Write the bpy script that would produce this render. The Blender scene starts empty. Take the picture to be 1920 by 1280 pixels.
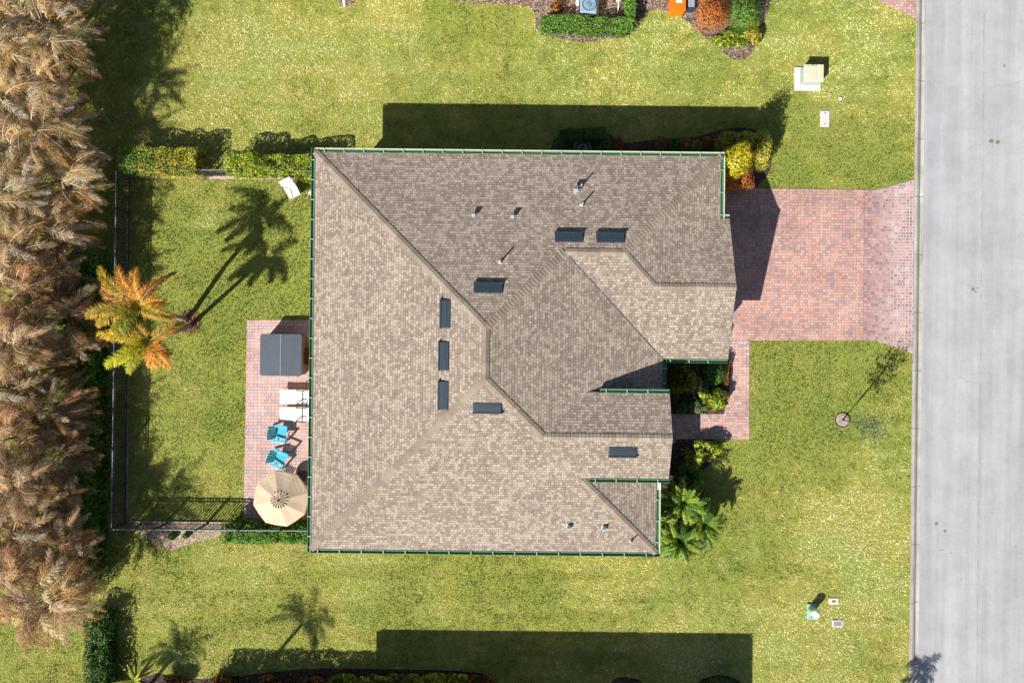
import bpy, math, random
import numpy as np
from mathutils import Vector, Matrix

random.seed(7)
RNG = np.random.default_rng(11)
R = math.radians
C = bpy.context.scene.collection
CAMH = 32.0
TH = R(0.62)                      # the plot is turned clockwise by this much


def G(px, py, z=0.0):
    """photo pixel (1920x1280) -> world x, y of the point at height z"""
    s = (CAMH - z) / 1280.0
    return ((px - 960) * s, (640 - py) * s)


# ------------------------------------------------------------------ materials
def new_mat(name):
    m = bpy.data.materials.new(name)
    m.use_nodes = True
    nt = m.node_tree
    b = nt.nodes['Principled BSDF']
    return m, nt, b


def lin(r, g, b):
    f = lambda c: ((c / 255 + 0.055) / 1.055) ** 2.4 if c > 10 else c / 255 / 12.92
    return (f(r), f(g), f(b))


def setc(sock, c):
    sock.default_value = (c[0], c[1], c[2], 1)


def plain(name, col, rough=0.6, metal=0.0, noise=0.12, nscale=6.0, bump=0.0):
    """painted / plastic / metal surface with a little uneven wear"""
    m, nt, b = new_mat(name)
    N, L = nt.nodes, nt.links
    tc = N.new('ShaderNodeTexCoord')
    n = N.new('ShaderNodeTexNoise'); n.inputs['Scale'].default_value = nscale; n.inputs['Detail'].default_value = 5
    L.new(tc.outputs['Object'], n.inputs['Vector'])
    mx = N.new('ShaderNodeMix'); mx.data_type = 'RGBA'
    setc(mx.inputs[6], [c * (1 - noise * 1.6) for c in col]); setc(mx.inputs[7], [min(1, c * (1 + noise * 1.2)) for c in col])
    L.new(n.outputs['Fac'], mx.inputs[0]); L.new(mx.outputs[2], b.inputs['Base Color'])
    b.inputs['Roughness'].default_value = rough; b.inputs['Metallic'].default_value = metal
    if bump:
        bp = N.new('ShaderNodeBump'); bp.inputs['Strength'].default_value = bump; bp.inputs['Distance'].default_value = 0.01
        L.new(n.outputs['Fac'], bp.inputs['Height']); L.new(bp.outputs['Normal'], b.inputs['Normal'])
    return m


def vcol(name, rough=0.6, trans=0.0, jitter=0.0, spec=0.3, grain=0.0):
    """colour from the mesh's own colour attribute (every leaf its own tone)"""
    m, nt, b = new_mat(name)
    N, L = nt.nodes, nt.links
    a = N.new('ShaderNodeVertexColor'); a.layer_name = 'Col'
    out = a.outputs['Color']
    if grain:
        tc = N.new('ShaderNodeTexCoord')
        n = N.new('ShaderNodeTexNoise'); n.inputs['Scale'].default_value = 25; n.inputs['Detail'].default_value = 6
        L.new(tc.outputs['Object'], n.inputs['Vector'])
        mr = N.new('ShaderNodeMapRange'); mr.inputs[1].default_value = .3; mr.inputs[2].default_value = .7
        mr.inputs[3].default_value = 1 - grain; mr.inputs[4].default_value = 1 + grain
        L.new(n.outputs['Fac'], mr.inputs[0])
        hg = N.new('ShaderNodeHueSaturation'); L.new(out, hg.inputs['Color']); L.new(mr.outputs[0], hg.inputs['Value'])
        out = hg.outputs['Color']
    if jitter:
        oi = N.new('ShaderNodeObjectInfo')
        mr = N.new('ShaderNodeMapRange'); mr.inputs[3].default_value = 1 - jitter; mr.inputs[4].default_value = 1 + jitter
        L.new(oi.outputs['Random'], mr.inputs[0])
        hs = N.new('ShaderNodeHueSaturation'); L.new(out, hs.inputs['Color']); L.new(mr.outputs[0], hs.inputs['Value'])
        out = hs.outputs['Color']
    L.new(out, b.inputs['Base Color'])
    b.inputs['Roughness'].default_value = rough
    b.inputs['Specular IOR Level'].default_value = spec
    if trans:
        t = N.new('ShaderNodeBsdfTranslucent'); L.new(out, t.inputs['Color'])
        mix = N.new('ShaderNodeMixShader'); mix.inputs[0].default_value = trans
        o = N['Material Output']
        L.new(b.outputs[0], mix.inputs[1]); L.new(t.outputs[0], mix.inputs[2]); L.new(mix.outputs[0], o.inputs['Surface'])
    return m


def ramp(nt, stops, fac, interp='CONSTANT'):
    r = nt.nodes.new('ShaderNodeValToRGB'); cr = r.color_ramp; cr.interpolation = interp
    while len(cr.elements) > 1:
        cr.elements.remove(cr.elements[-1])
    cr.elements[0].position = stops[0][0]; cr.elements[0].color = (*stops[0][1], 1)
    for p, c in stops[1:]:
        e = cr.elements.new(p); e.color = (*c, 1)
    nt.links.new(fac, r.inputs[0])
    return r.outputs[0]


def mixrgb(nt, a, b, fac, mode='MIX'):
    m = nt.nodes.new('ShaderNodeMix'); m.data_type = 'RGBA'; m.blend_type = mode
    for s, v in ((m.inputs[6], a), (m.inputs[7], b)):
        if isinstance(v, tuple): setc(s, v)
        else: nt.links.new(v, s)
    if isinstance(fac, float): m.inputs[0].default_value = fac
    else: nt.links.new(fac, m.inputs[0])
    return m.outputs[2]


def noise(nt, vec, scale, detail=4, rough=0.55):
    n = nt.nodes.new('ShaderNodeTexNoise'); n.inputs['Scale'].default_value = scale
    n.inputs['Detail'].default_value = detail; n.inputs['Roughness'].default_value = rough
    if vec is not None: nt.links.new(vec, n.inputs['Vector'])
    return n.outputs['Fac']


def brick(nt, vec, bw, rh, mortar, offset=0.5, freq=2, smooth=0.1, squash=1.0, sqf=2):
    t = nt.nodes.new('ShaderNodeTexBrick')
    t.inputs['Scale'].default_value = 1.0
    t.inputs['Brick Width'].default_value = bw; t.inputs['Row Height'].default_value = rh
    t.inputs['Mortar Size'].default_value = mortar; t.inputs['Mortar Smooth'].default_value = smooth
    setc(t.inputs['Color1'], (0, 0, 0)); setc(t.inputs['Color2'], (1, 1, 1)); setc(t.inputs['Mortar'], (.5, .5, .5))
    t.offset = offset; t.offset_frequency = freq; t.squash = squash; t.squash_frequency = sqf
    nt.links.new(vec, t.inputs['Vector'])
    return t.outputs['Color'], t.outputs['Fac']


def mapping(nt, out, rot=0.0, scale=(1, 1, 1), loc=(0, 0, 0)):
    m = nt.nodes.new('ShaderNodeMapping'); m.inputs['Rotation'].default_value = (0, 0, rot)
    m.inputs['Scale'].default_value = scale; m.inputs['Location'].default_value = loc
    nt.links.new(out, m.inputs['Vector'])
    return m.outputs[0]


def bump(nt, b, h, strength, dist):
    bp = nt.nodes.new('ShaderNodeBump'); bp.inputs['Strength'].default_value = strength; bp.inputs['Distance'].default_value = dist
    nt.links.new(h, bp.inputs['Height']); nt.links.new(bp.outputs['Normal'], b.inputs['Normal'])


def maprange(nt, v, a, b, c, d):
    m = nt.nodes.new('ShaderNodeMapRange')
    for i, x in enumerate((a, b, c, d)): m.inputs[i + 1].default_value = x
    nt.links.new(v, m.inputs[0])
    return m.outputs[0]


def math_node(nt, op, a, b=None):
    m = nt.nodes.new('ShaderNodeMath'); m.operation = op
    for i, v in enumerate((a, b)):
        if v is None: continue
        if isinstance(v, (int, float)): m.inputs[i].default_value = v
        else: nt.links.new(v, m.inputs[i])
    return m.outputs[0]


def shingle_mat():
    m, nt, b = new_mat('roof_shingle')
    uv = nt.nodes.new('ShaderNodeUVMap').outputs[0]
    wob = noise(nt, uv, 1.3, 2)
    c1, f1 = brick(nt, uv, .17, .114, .009, offset=.37, freq=2, smooth=.3, squash=.68, sqf=3)
    c2, f2 = brick(nt, mapping(nt, uv, loc=(.4, 0, 0)), .115, .114, .006, offset=.61, freq=3)
    light = ramp(nt, [(0, lin(168, 149, 133)), (.3, lin(178, 159, 143)), (.52, lin(193, 177, 158)), (.8, lin(201, 187, 168))], c1)
    tint = ramp(nt, [(0, (.84, .81, .78)), (.24, (.97, .96, .95)), (.62, (1.03, 1.02, 1.0)), (.88, (1.08, 1.08, 1.06))], c2)
    col = mixrgb(nt, light, tint, 1.0, 'MULTIPLY')
    big = math_node(nt, 'MULTIPLY', maprange(nt, noise(nt, uv, .55, 5, .6), .3, .7, .91, 1.07), maprange(nt, noise(nt, mapping(nt, uv, scale=(2.2, .25, 1)), 1.0, 5, .65), .3, .7, .89, 1.07))
    hs = nt.nodes.new('ShaderNodeHueSaturation'); nt.links.new(col, hs.inputs['Color']); nt.links.new(big, hs.inputs['Value'])
    hs.inputs['Saturation'].default_value = 0.84
    gr = maprange(nt, noise(nt, uv, 60, 5, .7), .3, .7, .82, 1.18)
    hs2 = nt.nodes.new('ShaderNodeHueSaturation'); nt.links.new(hs.outputs[0], hs2.inputs['Color']); nt.links.new(gr, hs2.inputs['Value'])
    hs3 = nt.nodes.new('ShaderNodeHueSaturation'); nt.links.new(hs2.outputs[0], hs3.inputs['Color'])
    hs3.inputs['Value'].default_value = 0.765
    # butt edge of each course: a thin dark line along the bottom of the row
    col = mixrgb(nt, hs3.outputs[0], lin(118, 100, 86), f1)
    nt.links.new(col, b.inputs['Base Color']); b.inputs['Roughness'].default_value = .9
    sep = nt.nodes.new('ShaderNodeSeparateXYZ'); nt.links.new(uv, sep.inputs[0])
    saw = math_node(nt, 'FRACT', math_node(nt, 'DIVIDE', sep.outputs[1], .114))
    lap = math_node(nt, 'ADD', math_node(nt, 'MULTIPLY', math_node(nt, 'SUBTRACT', 1.0, saw), 1.0),
                    math_node(nt, 'MULTIPLY', ramp(nt, [(0, (0, 0, 0)), (.5, (1, 1, 1))], c1), .7))
    bump(nt, b, lap, .9, .014)
    return m


def paver_mat(name, bw, rh, mortar, cols, grout, rot=-TH, offset=.5, squash=1.0, worn=0.0, sm=.2, brickb=.5):
    m, nt, b = new_mat(name)
    geo = nt.nodes.new('ShaderNodeNewGeometry').outputs['Position']
    v = mapping(nt, geo, rot=TH)
    c, f = brick(nt, v, bw, rh, mortar, offset=offset, freq=2, smooth=sm, squash=squash, sqf=2)
    n = len(cols)
    col = ramp(nt, [(0.0 if i == 0 else (i / n), k) for i, k in enumerate(cols)], c)
    patch = math_node(nt, 'MULTIPLY', maprange(nt, noise(nt, v, .8, 6, .65), .3, .7, .78, 1.16), maprange(nt, noise(nt, mapping(nt, v, scale=(.12, 1.1, 1)), 1.0, 4, .6), .35, .65, .9, 1.07))
    hs = nt.nodes.new('ShaderNodeHueSaturation'); nt.links.new(col, hs.inputs['Color']); nt.links.new(patch, hs.inputs['Value'])
    hs.inputs['Saturation'].default_value = .8
    sp = maprange(nt, noise(nt, v, 45, 5, .7), .3, .7, .85, 1.15)
    hs2 = nt.nodes.new('ShaderNodeHueSaturation'); nt.links.new(hs.outputs[0], hs2.inputs['Color']); nt.links.new(sp, hs2.inputs['Value'])
    col = mixrgb(nt, hs2.outputs[0], grout, f)
    if worn:
        sx = nt.nodes.new('ShaderNodeSeparateXYZ'); nt.links.new(v, sx.inputs[0])
        gr_ = maprange(nt, sx.outputs[0], 16.5, 18.3, 0, 1)
        col = mixrgb(nt, hs2.outputs[0], mixrgb(nt, lin(150, 112, 106), grout, gr_), f)
        w = maprange(nt, noise(nt, v, 1.6, 6, .65), .5, .7, 0, worn)
        col = mixrgb(nt, col, lin(206, 200, 204), math_node(nt, 'MULTIPLY', w, gr_))
    nt.links.new(col, b.inputs['Base Color']); b.inputs['Roughness'].default_value = .85
    inv = math_node(nt, 'SUBTRACT', 1.0, f)
    bump(nt, b, inv, .5, .01)
    return m


M = {}
M['shingle'] = shingle_mat()
PINK = [lin(216, 168, 158), lin(206, 158, 150), lin(222, 176, 162), lin(196, 168, 168), lin(216, 172, 164), lin(186, 166, 172), lin(224, 166, 146)]
DRV = [lin(204, 150, 134), lin(188, 134, 120), lin(208, 158, 138), lin(184, 148, 142), lin(202, 154, 138), lin(168, 142, 142), lin(208, 144, 120)]
M['patio'] = paver_mat('patio_paver', .205, .15, .007, PINK, lin(120, 84, 84), squash=.8)
M['drive'] = paver_mat('driveway_paver', .175, .13, .006, DRV, lin(140, 100, 96), squash=.75)
M['walk'] = paver_mat('walk_paver', .18, .135, .006, DRV[2:] + PINK[3:5], lin(130, 94, 92), squash=.75)
APR = [lin(190, 138, 128), lin(172, 124, 118), lin(198, 144, 132), lin(160, 134, 138), lin(188, 144, 138), lin(146, 116, 116), lin(178, 140, 138)]
M['apron'] = paver_mat('apron_cobble', .175, .14, .014, APR, lin(206, 192, 190), squash=.8, worn=.55, sm=.4)
M['border'] = paver_mat('border_brick', .2, .4, .008, [lin(206, 160, 150), lin(190, 150, 146), lin(212, 176, 164), lin(170, 140, 140)], lin(120, 94, 90))


def road_mat():
    m, nt, b = new_mat('road_asphalt')
    geo = nt.nodes.new('ShaderNodeNewGeometry').outputs['Position']
    v = mapping(nt, geo, rot=TH)
    streak = maprange(nt, noise(nt, mapping(nt, v, scale=(1.5, .05, 1)), 1.0, 5, .65), .3, .7, .82, 1.1)
    patch = maprange(nt, noise(nt, v, .5, 7, .75), .3, .7, .84, 1.12)
    fine = maprange(nt, noise(nt, v, 30, 5, .85), .3, .7, .78, 1.2)
    base = nt.nodes.new('ShaderNodeRGB'); base.outputs[0].default_value = (.425, .425, .445, 1)
    o = base.outputs[0]
    for k in (streak, patch, fine):
        h = nt.nodes.new('ShaderNodeHueSaturation'); nt.links.new(o, h.inputs['Color']); nt.links.new(k, h.inputs['Value']); o = h.outputs[0]
    # the lengthwise paving joint
    sep = nt.nodes.new('ShaderNodeSeparateXYZ'); nt.links.new(v, sep.inputs[0])
    wob = math_node(nt, 'MULTIPLY', math_node(nt, 'SUBTRACT', noise(nt, v, .8, 4), .5), .06)
    d = math_node(nt, 'ABSOLUTE', math_node(nt, 'ADD', math_node(nt, 'SUBTRACT', sep.outputs[0], 22.02), wob))
    line = math_node(nt, 'MULTIPLY', maprange(nt, d, .012, .04, 1, 0), maprange(nt, noise(nt, v, 1.4, 4), .4, .6, 0, .5))
    o = mixrgb(nt, o, (.2, .2, .2), line)
    vc = nt.nodes.new('ShaderNodeTexVoronoi'); vc.feature = 'DISTANCE_TO_EDGE'; vc.inputs['Scale'].default_value = .22
    wv = nt.nodes.new('ShaderNodeTexNoise'); wv.inputs['Scale'].default_value = .9; nt.links.new(v, wv.inputs['Vector'])
    nt.links.new(mixrgb(nt, v, wv.outputs['Color'], .35), vc.inputs['Vector'])
    ck = math_node(nt, 'MULTIPLY', maprange(nt, vc.outputs['Distance'], .0, .0035, .3, 0), maprange(nt, noise(nt, v, .5, 3), .5, .62, 0, 1))
    o = mixrgb(nt, o, (.2, .2, .2), ck)
    sc_ = maprange(nt, noise(nt, mapping(nt, v, scale=(1, .6, 1), loc=(3.1, 7.7, 0)), .55, 6, .6), .68, .78, 0, .5)
    o = mixrgb(nt, o, (.62, .62, .63), sc_)
    # tiny dark specks of grit
    vo = nt.nodes.new('ShaderNodeTexVoronoi'); vo.inputs['Scale'].default_value = 1.4; nt.links.new(v, vo.inputs['Vector'])
    spk = maprange(nt, vo.outputs['Distance'], .018, .04, .75, 0)
    o = mixrgb(nt, o, (.1, .1, .1), spk)
    nt.links.new(o, b.inputs['Base Color']); b.inputs['Roughness'].default_value = .95
    bump(nt, b, noise(nt, v, 90, 3, .8), .25, .01)
    return m


M['road'] = road_mat()


def curb_mat():
    m, nt, b = new_mat('curb_concrete')
    geo = nt.nodes.new('ShaderNodeNewGeometry').outputs['Position']
    v = mapping(nt, geo, rot=TH)
    st = noise(nt, mapping(nt, v, scale=(5, .25, 1)), 1.0, 5, .7)
    o = ramp(nt, [(.25, lin(128, 124, 116)), (.45, lin(172, 168, 160)), (.7, lin(196, 192, 186))], st, 'LINEAR')
    big = maprange(nt, noise(nt, v, .9, 6, .7), .3, .7, .72, 1.15)
    h = nt.nodes.new('ShaderNodeHueSaturation'); nt.links.new(o, h.inputs['Color']); nt.links.new(big, h.inputs['Value']); o = h.outputs[0]
    sep = nt.nodes.new('ShaderNodeSeparateXYZ'); nt.links.new(v, sep.inputs[0])
    fr = math_node(nt, 'ABSOLUTE', math_node(nt, 'SUBTRACT', math_node(nt, 'FRACT', math_node(nt, 'DIVIDE', math_node(nt, 'ADD', sep.outputs[1], 40.6), 2.72)), .5))
    o = mixrgb(nt, o, (.16, .15, .14), maprange(nt, fr, .004, .009, .8, 0))
    nt.links.new(o, b.inputs['Base Color']); b.inputs['Roughness'].default_value = .9
    return m


M['curb'] = curb_mat()


def ground_mat():
    m, nt, b = new_mat('lawn_soil')
    v = nt.nodes.new('ShaderNodeNewGeometry').outputs['Position']
    fine = noise(nt, v, 34, 5, .85)
    o = ramp(nt, [(.3, lin(84, 98, 36)), (.45, lin(144, 152, 66)), (.58, lin(196, 190, 104)), (.75, lin(230, 216, 150))], fine, 'LINEAR')
    g = maprange(nt, noise(nt, v, .35, 5, .6), .35, .65, 0, .55)
    o = mixrgb(nt, o, lin(136, 156, 64), g)
    nt.links.new(o, b.inputs['Base Color']); b.inputs['Roughness'].default_value = 1
    b.inputs['Specular IOR Level'].default_value = .1
    bump(nt, b, fine, .8, .05)
    return m


M['ground'] = ground_mat()


def mulch_mat(name, cs):
    m, nt, b = new_mat(name)
    v = nt.nodes.new('ShaderNodeNewGeometry').outputs['Position']
    vo = nt.nodes.new('ShaderNodeTexVoronoi'); vo.inputs['Scale'].default_value = 17
    nt.links.new(mapping(nt, v, scale=(1, 1.6, 1)), vo.inputs['Vector'])
    sx = nt.nodes.new('ShaderNodeSeparateColor'); nt.links.new(vo.outputs['Color'], sx.inputs[0])
    o = ramp(nt, [(0, cs[0]), (.3, cs[1]), (.6, cs[2]), (.85, cs[3])], sx.outputs[0])
    f = maprange(nt, noise(nt, v, 9, 6, .8), .3, .7, .6, 1.3)
    h = nt.nodes.new('ShaderNodeHueSaturation'); nt.links.new(o, h.inputs['Color']); nt.links.new(f, h.inputs['Value'])
    nt.links.new(h.outputs[0], b.inputs['Base Color']); b.inputs['Roughness'].default_value = 1
    bump(nt, b, vo.outputs['Distance'], .9, .04)
    return m


M['mulch'] = mulch_mat('mulch', [lin(84, 62, 54), lin(128, 104, 92), lin(160, 138, 124), lin(196, 176, 160)])
M['dark_mulch'] = mulch_mat('dark_mulch', [lin(44, 34, 30), lin(74, 56, 48), lin(98, 78, 66), lin(124, 104, 90)])
M['pale_mulch'] = mulch_mat('pale_mulch', [lin(150, 126, 110), lin(184, 162, 144), lin(206, 186, 168), lin(140, 140, 80)])
M['leaf'] = vcol('leaf', .55, .25)
M['blade'] = vcol('grass_blade', .75, .1, spec=.12)
M['dry'] = vcol('dry_frond', .7, .1, jitter=.14, spec=.15)
M['frond'] = vcol('palm_frond', .5, .25)
M['chip'] = vcol('ridge_cap', .9, 0, spec=.15, grain=.16)
M['bark'] = plain('bark', lin(120, 104, 90), .9, noise=.3, nscale=14, bump=.5)
M['palm_bark'] = plain('palm_bark', lin(150, 138, 122), .9, noise=.25, nscale=9, bump=.5)
M['gutter_green'] = plain('gutter_green', lin(84, 126, 94), .45, noise=.1)
M['gutter_green_sunlit'] = plain('gutter_green_sunlit', lin(206, 214, 184), .45, noise=.05)  # sunlit look of the green gutter lip put into its colour
M['gutter_strap'] = plain('gutter_strap', lin(160, 190, 160), .5)
M['stucco'] = plain('stucco_wall', lin(196, 186, 160), .9, noise=.06, nscale=30, bump=.2)
M['soffit'] = plain('soffit_white', lin(226, 224, 214), .7)
M['glass'] = plain('window_glass', lin(38, 50, 58), .08)
M['white'] = plain('white_paint', lin(232, 232, 228), .45, noise=.04)
M['garage'] = plain('garage_door_paint', lin(226, 222, 208), .5, noise=.05)
M['vent_black'] = plain('vent_black', lin(50, 62, 74), .42, noise=.2, nscale=9)
M['galv'] = plain('galvanised', lin(196, 208, 214), .35, metal=.55, noise=.12, nscale=18)
M['lead'] = plain('lead_flashing', lin(186, 188, 192), .5, noise=.1)
M['fence'] = plain('fence_aluminium', lin(62, 66, 70), .3, noise=.2)
M['rail_sheen'] = plain('fence_rail_sheen', lin(140, 144, 148), .4, noise=.15)  # paler colour paints the sheen along the top rails
M['tub_cover'] = plain('vinyl_cover', lin(84, 92, 104), .5, noise=.14, nscale=2.2, bump=.6)
M['tub_seam'] = plain('vinyl_seam', lin(130, 146, 172), .5)
M['tub_side'] = plain('tub_cabinet', lin(128, 104, 84), .7, noise=.2)
M['red_wood'] = plain('stained_wood', lin(128, 58, 40), .6, noise=.2, nscale=10)
M['sling'] = plain('sling_fabric', lin(236, 232, 224), .8, noise=.04, nscale=20)
M['chair_dark'] = plain('dark_frame', lin(62, 54, 50), .5)
M['chair_white'] = plain('white_frame', lin(206, 202, 196), .45)
M['turq'] = plain('turquoise_plastic', lin(70, 190, 214), .4, noise=.06)
M['canvas'] = plain('umbrella_canvas', lin(206, 184, 156), .85, noise=.05, nscale=4)
M['bronze'] = plain('bronze_metal', lin(54, 44, 38), .45)
M['table_top'] = plain('table_top', lin(96, 76, 64), .35)
M['concrete'] = plain('pad_concrete', lin(206, 204, 204), .9, noise=.08, nscale=12, bump=.2)
M['trans_box'] = plain('cabinet_paint', lin(212, 208, 180), .5, noise=.06, nscale=5)
M['trans_side'] = plain('cabinet_base_paint', lin(170, 186, 184), .5, noise=.08)
M['pale_green'] = plain('pedestal_green', lin(150, 196, 182), .5, noise=.06)
M['cream_cap'] = plain('pedestal_cap', lin(226, 234, 214), .45)
M['rust'] = plain('rust_lid', lin(150, 104, 74), .8, noise=.25, nscale=20)
M['lid_grey'] = plain('lid_grey', lin(150, 142, 148), .8, noise=.2, nscale=20)
M['box_rim'] = plain('box_rim', lin(228, 218, 212), .8)
M['blue_pot'] = plain('blue_pot', lin(60, 128, 132), .3, noise=.15)
M['blue_glass'] = plain('lantern_top', lin(110, 156, 172), .3)
M['ac_grey'] = plain('ac_grey', lin(150, 164, 172), .5)
M['ac_blue'] = plain('ac_fan_blue', lin(96, 150, 188), .35)
M['ac_dark'] = plain('ac_dark', lin(48, 60, 84), .5)
M['orange'] = plain('orange_plastic', lin(226, 120, 24), .4, noise=.06)
M['stone'] = plain('garden_stone', lin(196, 178, 150), .9, noise=.2, nscale=8, bump=.4)
M['stain'] = plain('oil_stain', lin(128, 120, 112), .9, noise=.3, nscale=20)
M['pale_stain'] = plain('pale_scuff', lin(226, 226, 228), .9, noise=.03, nscale=12)
M['black_edge'] = plain('black_edging', lin(30, 30, 32), .6)
M['silt'] = plain('drift_sand', lin(168, 152, 144), .95, noise=.4, nscale=9)


# ------------------------------------------------------------------ builders
class MB:
    def __init__(s):
        s.v, s.f, s.c = [], [], []

    def poly(s, pts, col=None):
        i = len(s.v); s.v += [tuple(p) for p in pts]; s.f.append(tuple(range(i, i + len(pts)))); s.c.append(col)

    def faces(s, pts, fs, col=None):
        i = len(s.v); s.v += [tuple(p) for p in pts]
        for f in fs: s.f.append(tuple(i + k for k in f)); s.c.append(col)

    def box(s, c, d, rz=0, tilt=0, col=None):
        """centre, full size, turn about z after a tilt about local y"""
        m = Matrix.Rotation(rz, 3, 'Z') @ Matrix.Rotation(tilt, 3, 'Y')
        pts = []
        for z in (-.5, .5):
            for x, y in ((-.5, -.5), (.5, -.5), (.5, .5), (-.5, .5)):
                p = m @ Vector((x * d[0], y * d[1], z * d[2])); pts.append((c[0] + p.x, c[1] + p.y, c[2] + p.z))
        s.faces(pts, [(3, 2, 1, 0), (4, 5, 6, 7), (0, 1, 5, 4), (1, 2, 6, 5), (2, 3, 7, 6), (3, 0, 4, 7)], col)
        return s

    def bar(s, a, b, w, h=None, col=None):
        a, b = Vector(a), Vector(b); h = h or w
        t = (b - a).normalized()
        u = t.cross(Vector((0, 0, 1)))
        if u.length < 1e-3: u = Vector((1, 0, 0))
        u.normalize(); n = u.cross(t)
        pts = []
        for p in (a, b):
            for x, y in ((-.5, -.5), (.5, -.5), (.5, .5), (-.5, .5)):
                pts.append(p + u * x * w + n * y * h)
        s.faces(pts, [(3, 2, 1, 0), (4, 5, 6, 7), (0, 1, 5, 4), (1, 2, 6, 5), (2, 3, 7, 6), (3, 0, 4, 7)], col)
        return s

    def tube(s, path, radii, n=8, col=None, cap=True):
        path = [Vector(p) for p in path]
        if not isinstance(radii, (list, tuple)): radii = [radii] * len(path)
        i0 = len(s.v)
        for k, p in enumerate(path):
            t = (path[min(k + 1, len(path) - 1)] - path[max(k - 1, 0)]).normalized()
            u = t.cross(Vector((0, 0, 1)))
            if u.length < 1e-3: u = t.cross(Vector((0, 1, 0)))
            u.normalize(); w = u.cross(t)
            for j in range(n):
                a = 2 * math.pi * j / n
                s.v.append(tuple(p + (u * math.cos(a) + w * math.sin(a)) * radii[k]))
        for k in range(len(path) - 1):
            for j in range(n):
                a = i0 + k * n + j; b = i0 + k * n + (j + 1) % n
                s.f.append((a, b, b + n, a + n)); s.c.append(col)
        if cap:
            s.f.append(tuple(i0 + j for j in reversed(range(n)))); s.c.append(col)
            e = i0 + (len(path) - 1) * n
            s.f.append(tuple(e + j for j in range(n))); s.c.append(col)
        return s

    def lathe(s, prof, n=20, c=(0, 0), col=None):
        i0 = len(s.v)
        for r, z in prof:
            for j in range(n):
                a = 2 * math.pi * j / n; s.v.append((c[0] + r * math.cos(a), c[1] + r * math.sin(a), z))
        for k in range(len(prof) - 1):
            for j in range(n):
                a = i0 + k * n + j; b = i0 + k * n + (j + 1) % n
                s.f.append((a, b, b + n, a + n)); s.c.append(col)
        return s

    def prism(s, pts, z0, z1, col=None):
        n = len(pts)
        a = sum(pts[i][0] * pts[(i + 1) % n][1] - pts[(i + 1) % n][0] * pts[i][1] for i in range(n))
        if a < 0: pts = pts[::-1]
        v = [(p[0], p[1], z0) for p in pts] + [(p[0], p[1], z1) for p in pts]
        fs = [tuple(reversed(range(n))), tuple(range(n, 2 * n))] + [(i, (i + 1) % n, n + (i + 1) % n, n + i) for i in range(n)]
        s.faces(v, fs, col)
        return s

    def build(s, name, mat, parent=None, smooth=False, bevel=0, loc=None):
        me = bpy.data.meshes.new(name); me.from_pydata(s.v, [], s.f); me.update()
        if any(c is not None for c in s.c):
            at = me.color_attributes.new('Col', 'FLOAT_COLOR', 'CORNER')
            buf = []
            for p in me.polygons:
                cc = s.c[p.index] or (.5, .5, .5)
                buf += [cc[0], cc[1], cc[2], 1] * p.loop_total
            at.data.foreach_set('color', buf)
        if smooth: me.polygons.foreach_set('use_smooth', [True] * len(me.polygons))
        o = bpy.data.objects.new(name, me); C.objects.link(o); me.materials.append(mat)
        if parent: o.parent = parent
        if loc: o.location = loc
        if bevel:
            bv = o.modifiers.new('edge', 'BEVEL'); bv.width = bevel; bv.segments = 2; bv.limit_method = 'ANGLE'
        return o


def quads(name, V, Cc, mat, parent=None):
    """quad soup: V (n,4,3), Cc (n,3) or (n,4,3)"""
    n = len(V)
    me = bpy.data.meshes.new(name)
    me.vertices.add(n * 4); me.vertices.foreach_set('co', np.ascontiguousarray(V, dtype=np.float32).reshape(-1))
    me.loops.add(n * 4); me.loops.foreach_set('vertex_index', np.arange(n * 4, dtype=np.int32))
    me.polygons.add(n); me.polygons.foreach_set('loop_start', np.arange(0, n * 4, 4, dtype=np.int32))
    me.polygons.foreach_set('loop_total', np.full(n, 4, dtype=np.int32))
    me.update(calc_edges=True)
    if Cc.ndim == 2: Cc = np.repeat(Cc[:, None, :], 4, axis=1)
    rgba = np.ones((n, 4, 4), dtype=np.float32); rgba[:, :, :3] = np.clip(Cc, 0, 1)
    at = me.color_attributes.new('Col', 'FLOAT_COLOR', 'POINT'); at.data.foreach_set('color', rgba.reshape(-1))
    me.materials.append(mat)
    o = bpy.data.objects.new(name, me); C.objects.link(o)
    if parent: o.parent = parent
    return o


def tris(name, V, Cc, mat, parent=None):
    n = len(V)
    me = bpy.data.meshes.new(name)
    me.vertices.add(n * 3); me.vertices.foreach_set('co', np.ascontiguousarray(V, dtype=np.float32).reshape(-1))
    me.loops.add(n * 3); me.loops.foreach_set('vertex_index', np.arange(n * 3, dtype=np.int32))
    me.polygons.add(n); me.polygons.foreach_set('loop_start', np.arange(0, n * 3, 3, dtype=np.int32))
    me.polygons.foreach_set('loop_total', np.full(n, 3, dtype=np.int32))
    me.update(calc_edges=True)
    rgba = np.ones((n, 3, 4), dtype=np.float32); rgba[:, :, :3] = np.clip(Cc, 0, 1)[:, None, :]
    at = me.color_attributes.new('Col', 'FLOAT_COLOR', 'POINT'); at.data.foreach_set('color', rgba.reshape(-1))
    me.materials.append(mat)
    o = bpy.data.objects.new(name, me); C.objects.link(o)
    if parent: o.parent = parent
    return o


def tag(o, label=None, cat=None, group=None, kind=None):
    if label: o['label'] = label
    if cat: o['category'] = cat
    if group: o['group'] = group
    if kind: o['kind'] = kind
    return o


def thing(name, label, cat, loc=(0, 0, 0), rz=0.0, group=None):
    o = bpy.data.objects.new(name, None); C.objects.link(o)
    o.empty_display_size = .2
    o.location = loc; o.rotation_euler = (0, 0, rz)
    return tag(o, label, cat, group)


def struct(name, mb, mat):
    o = mb.build(name, mat); o['kind'] = 'structure'; return o


def kids(o):
    return [c for c in bpy.data.objects if c.parent == o]


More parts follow.
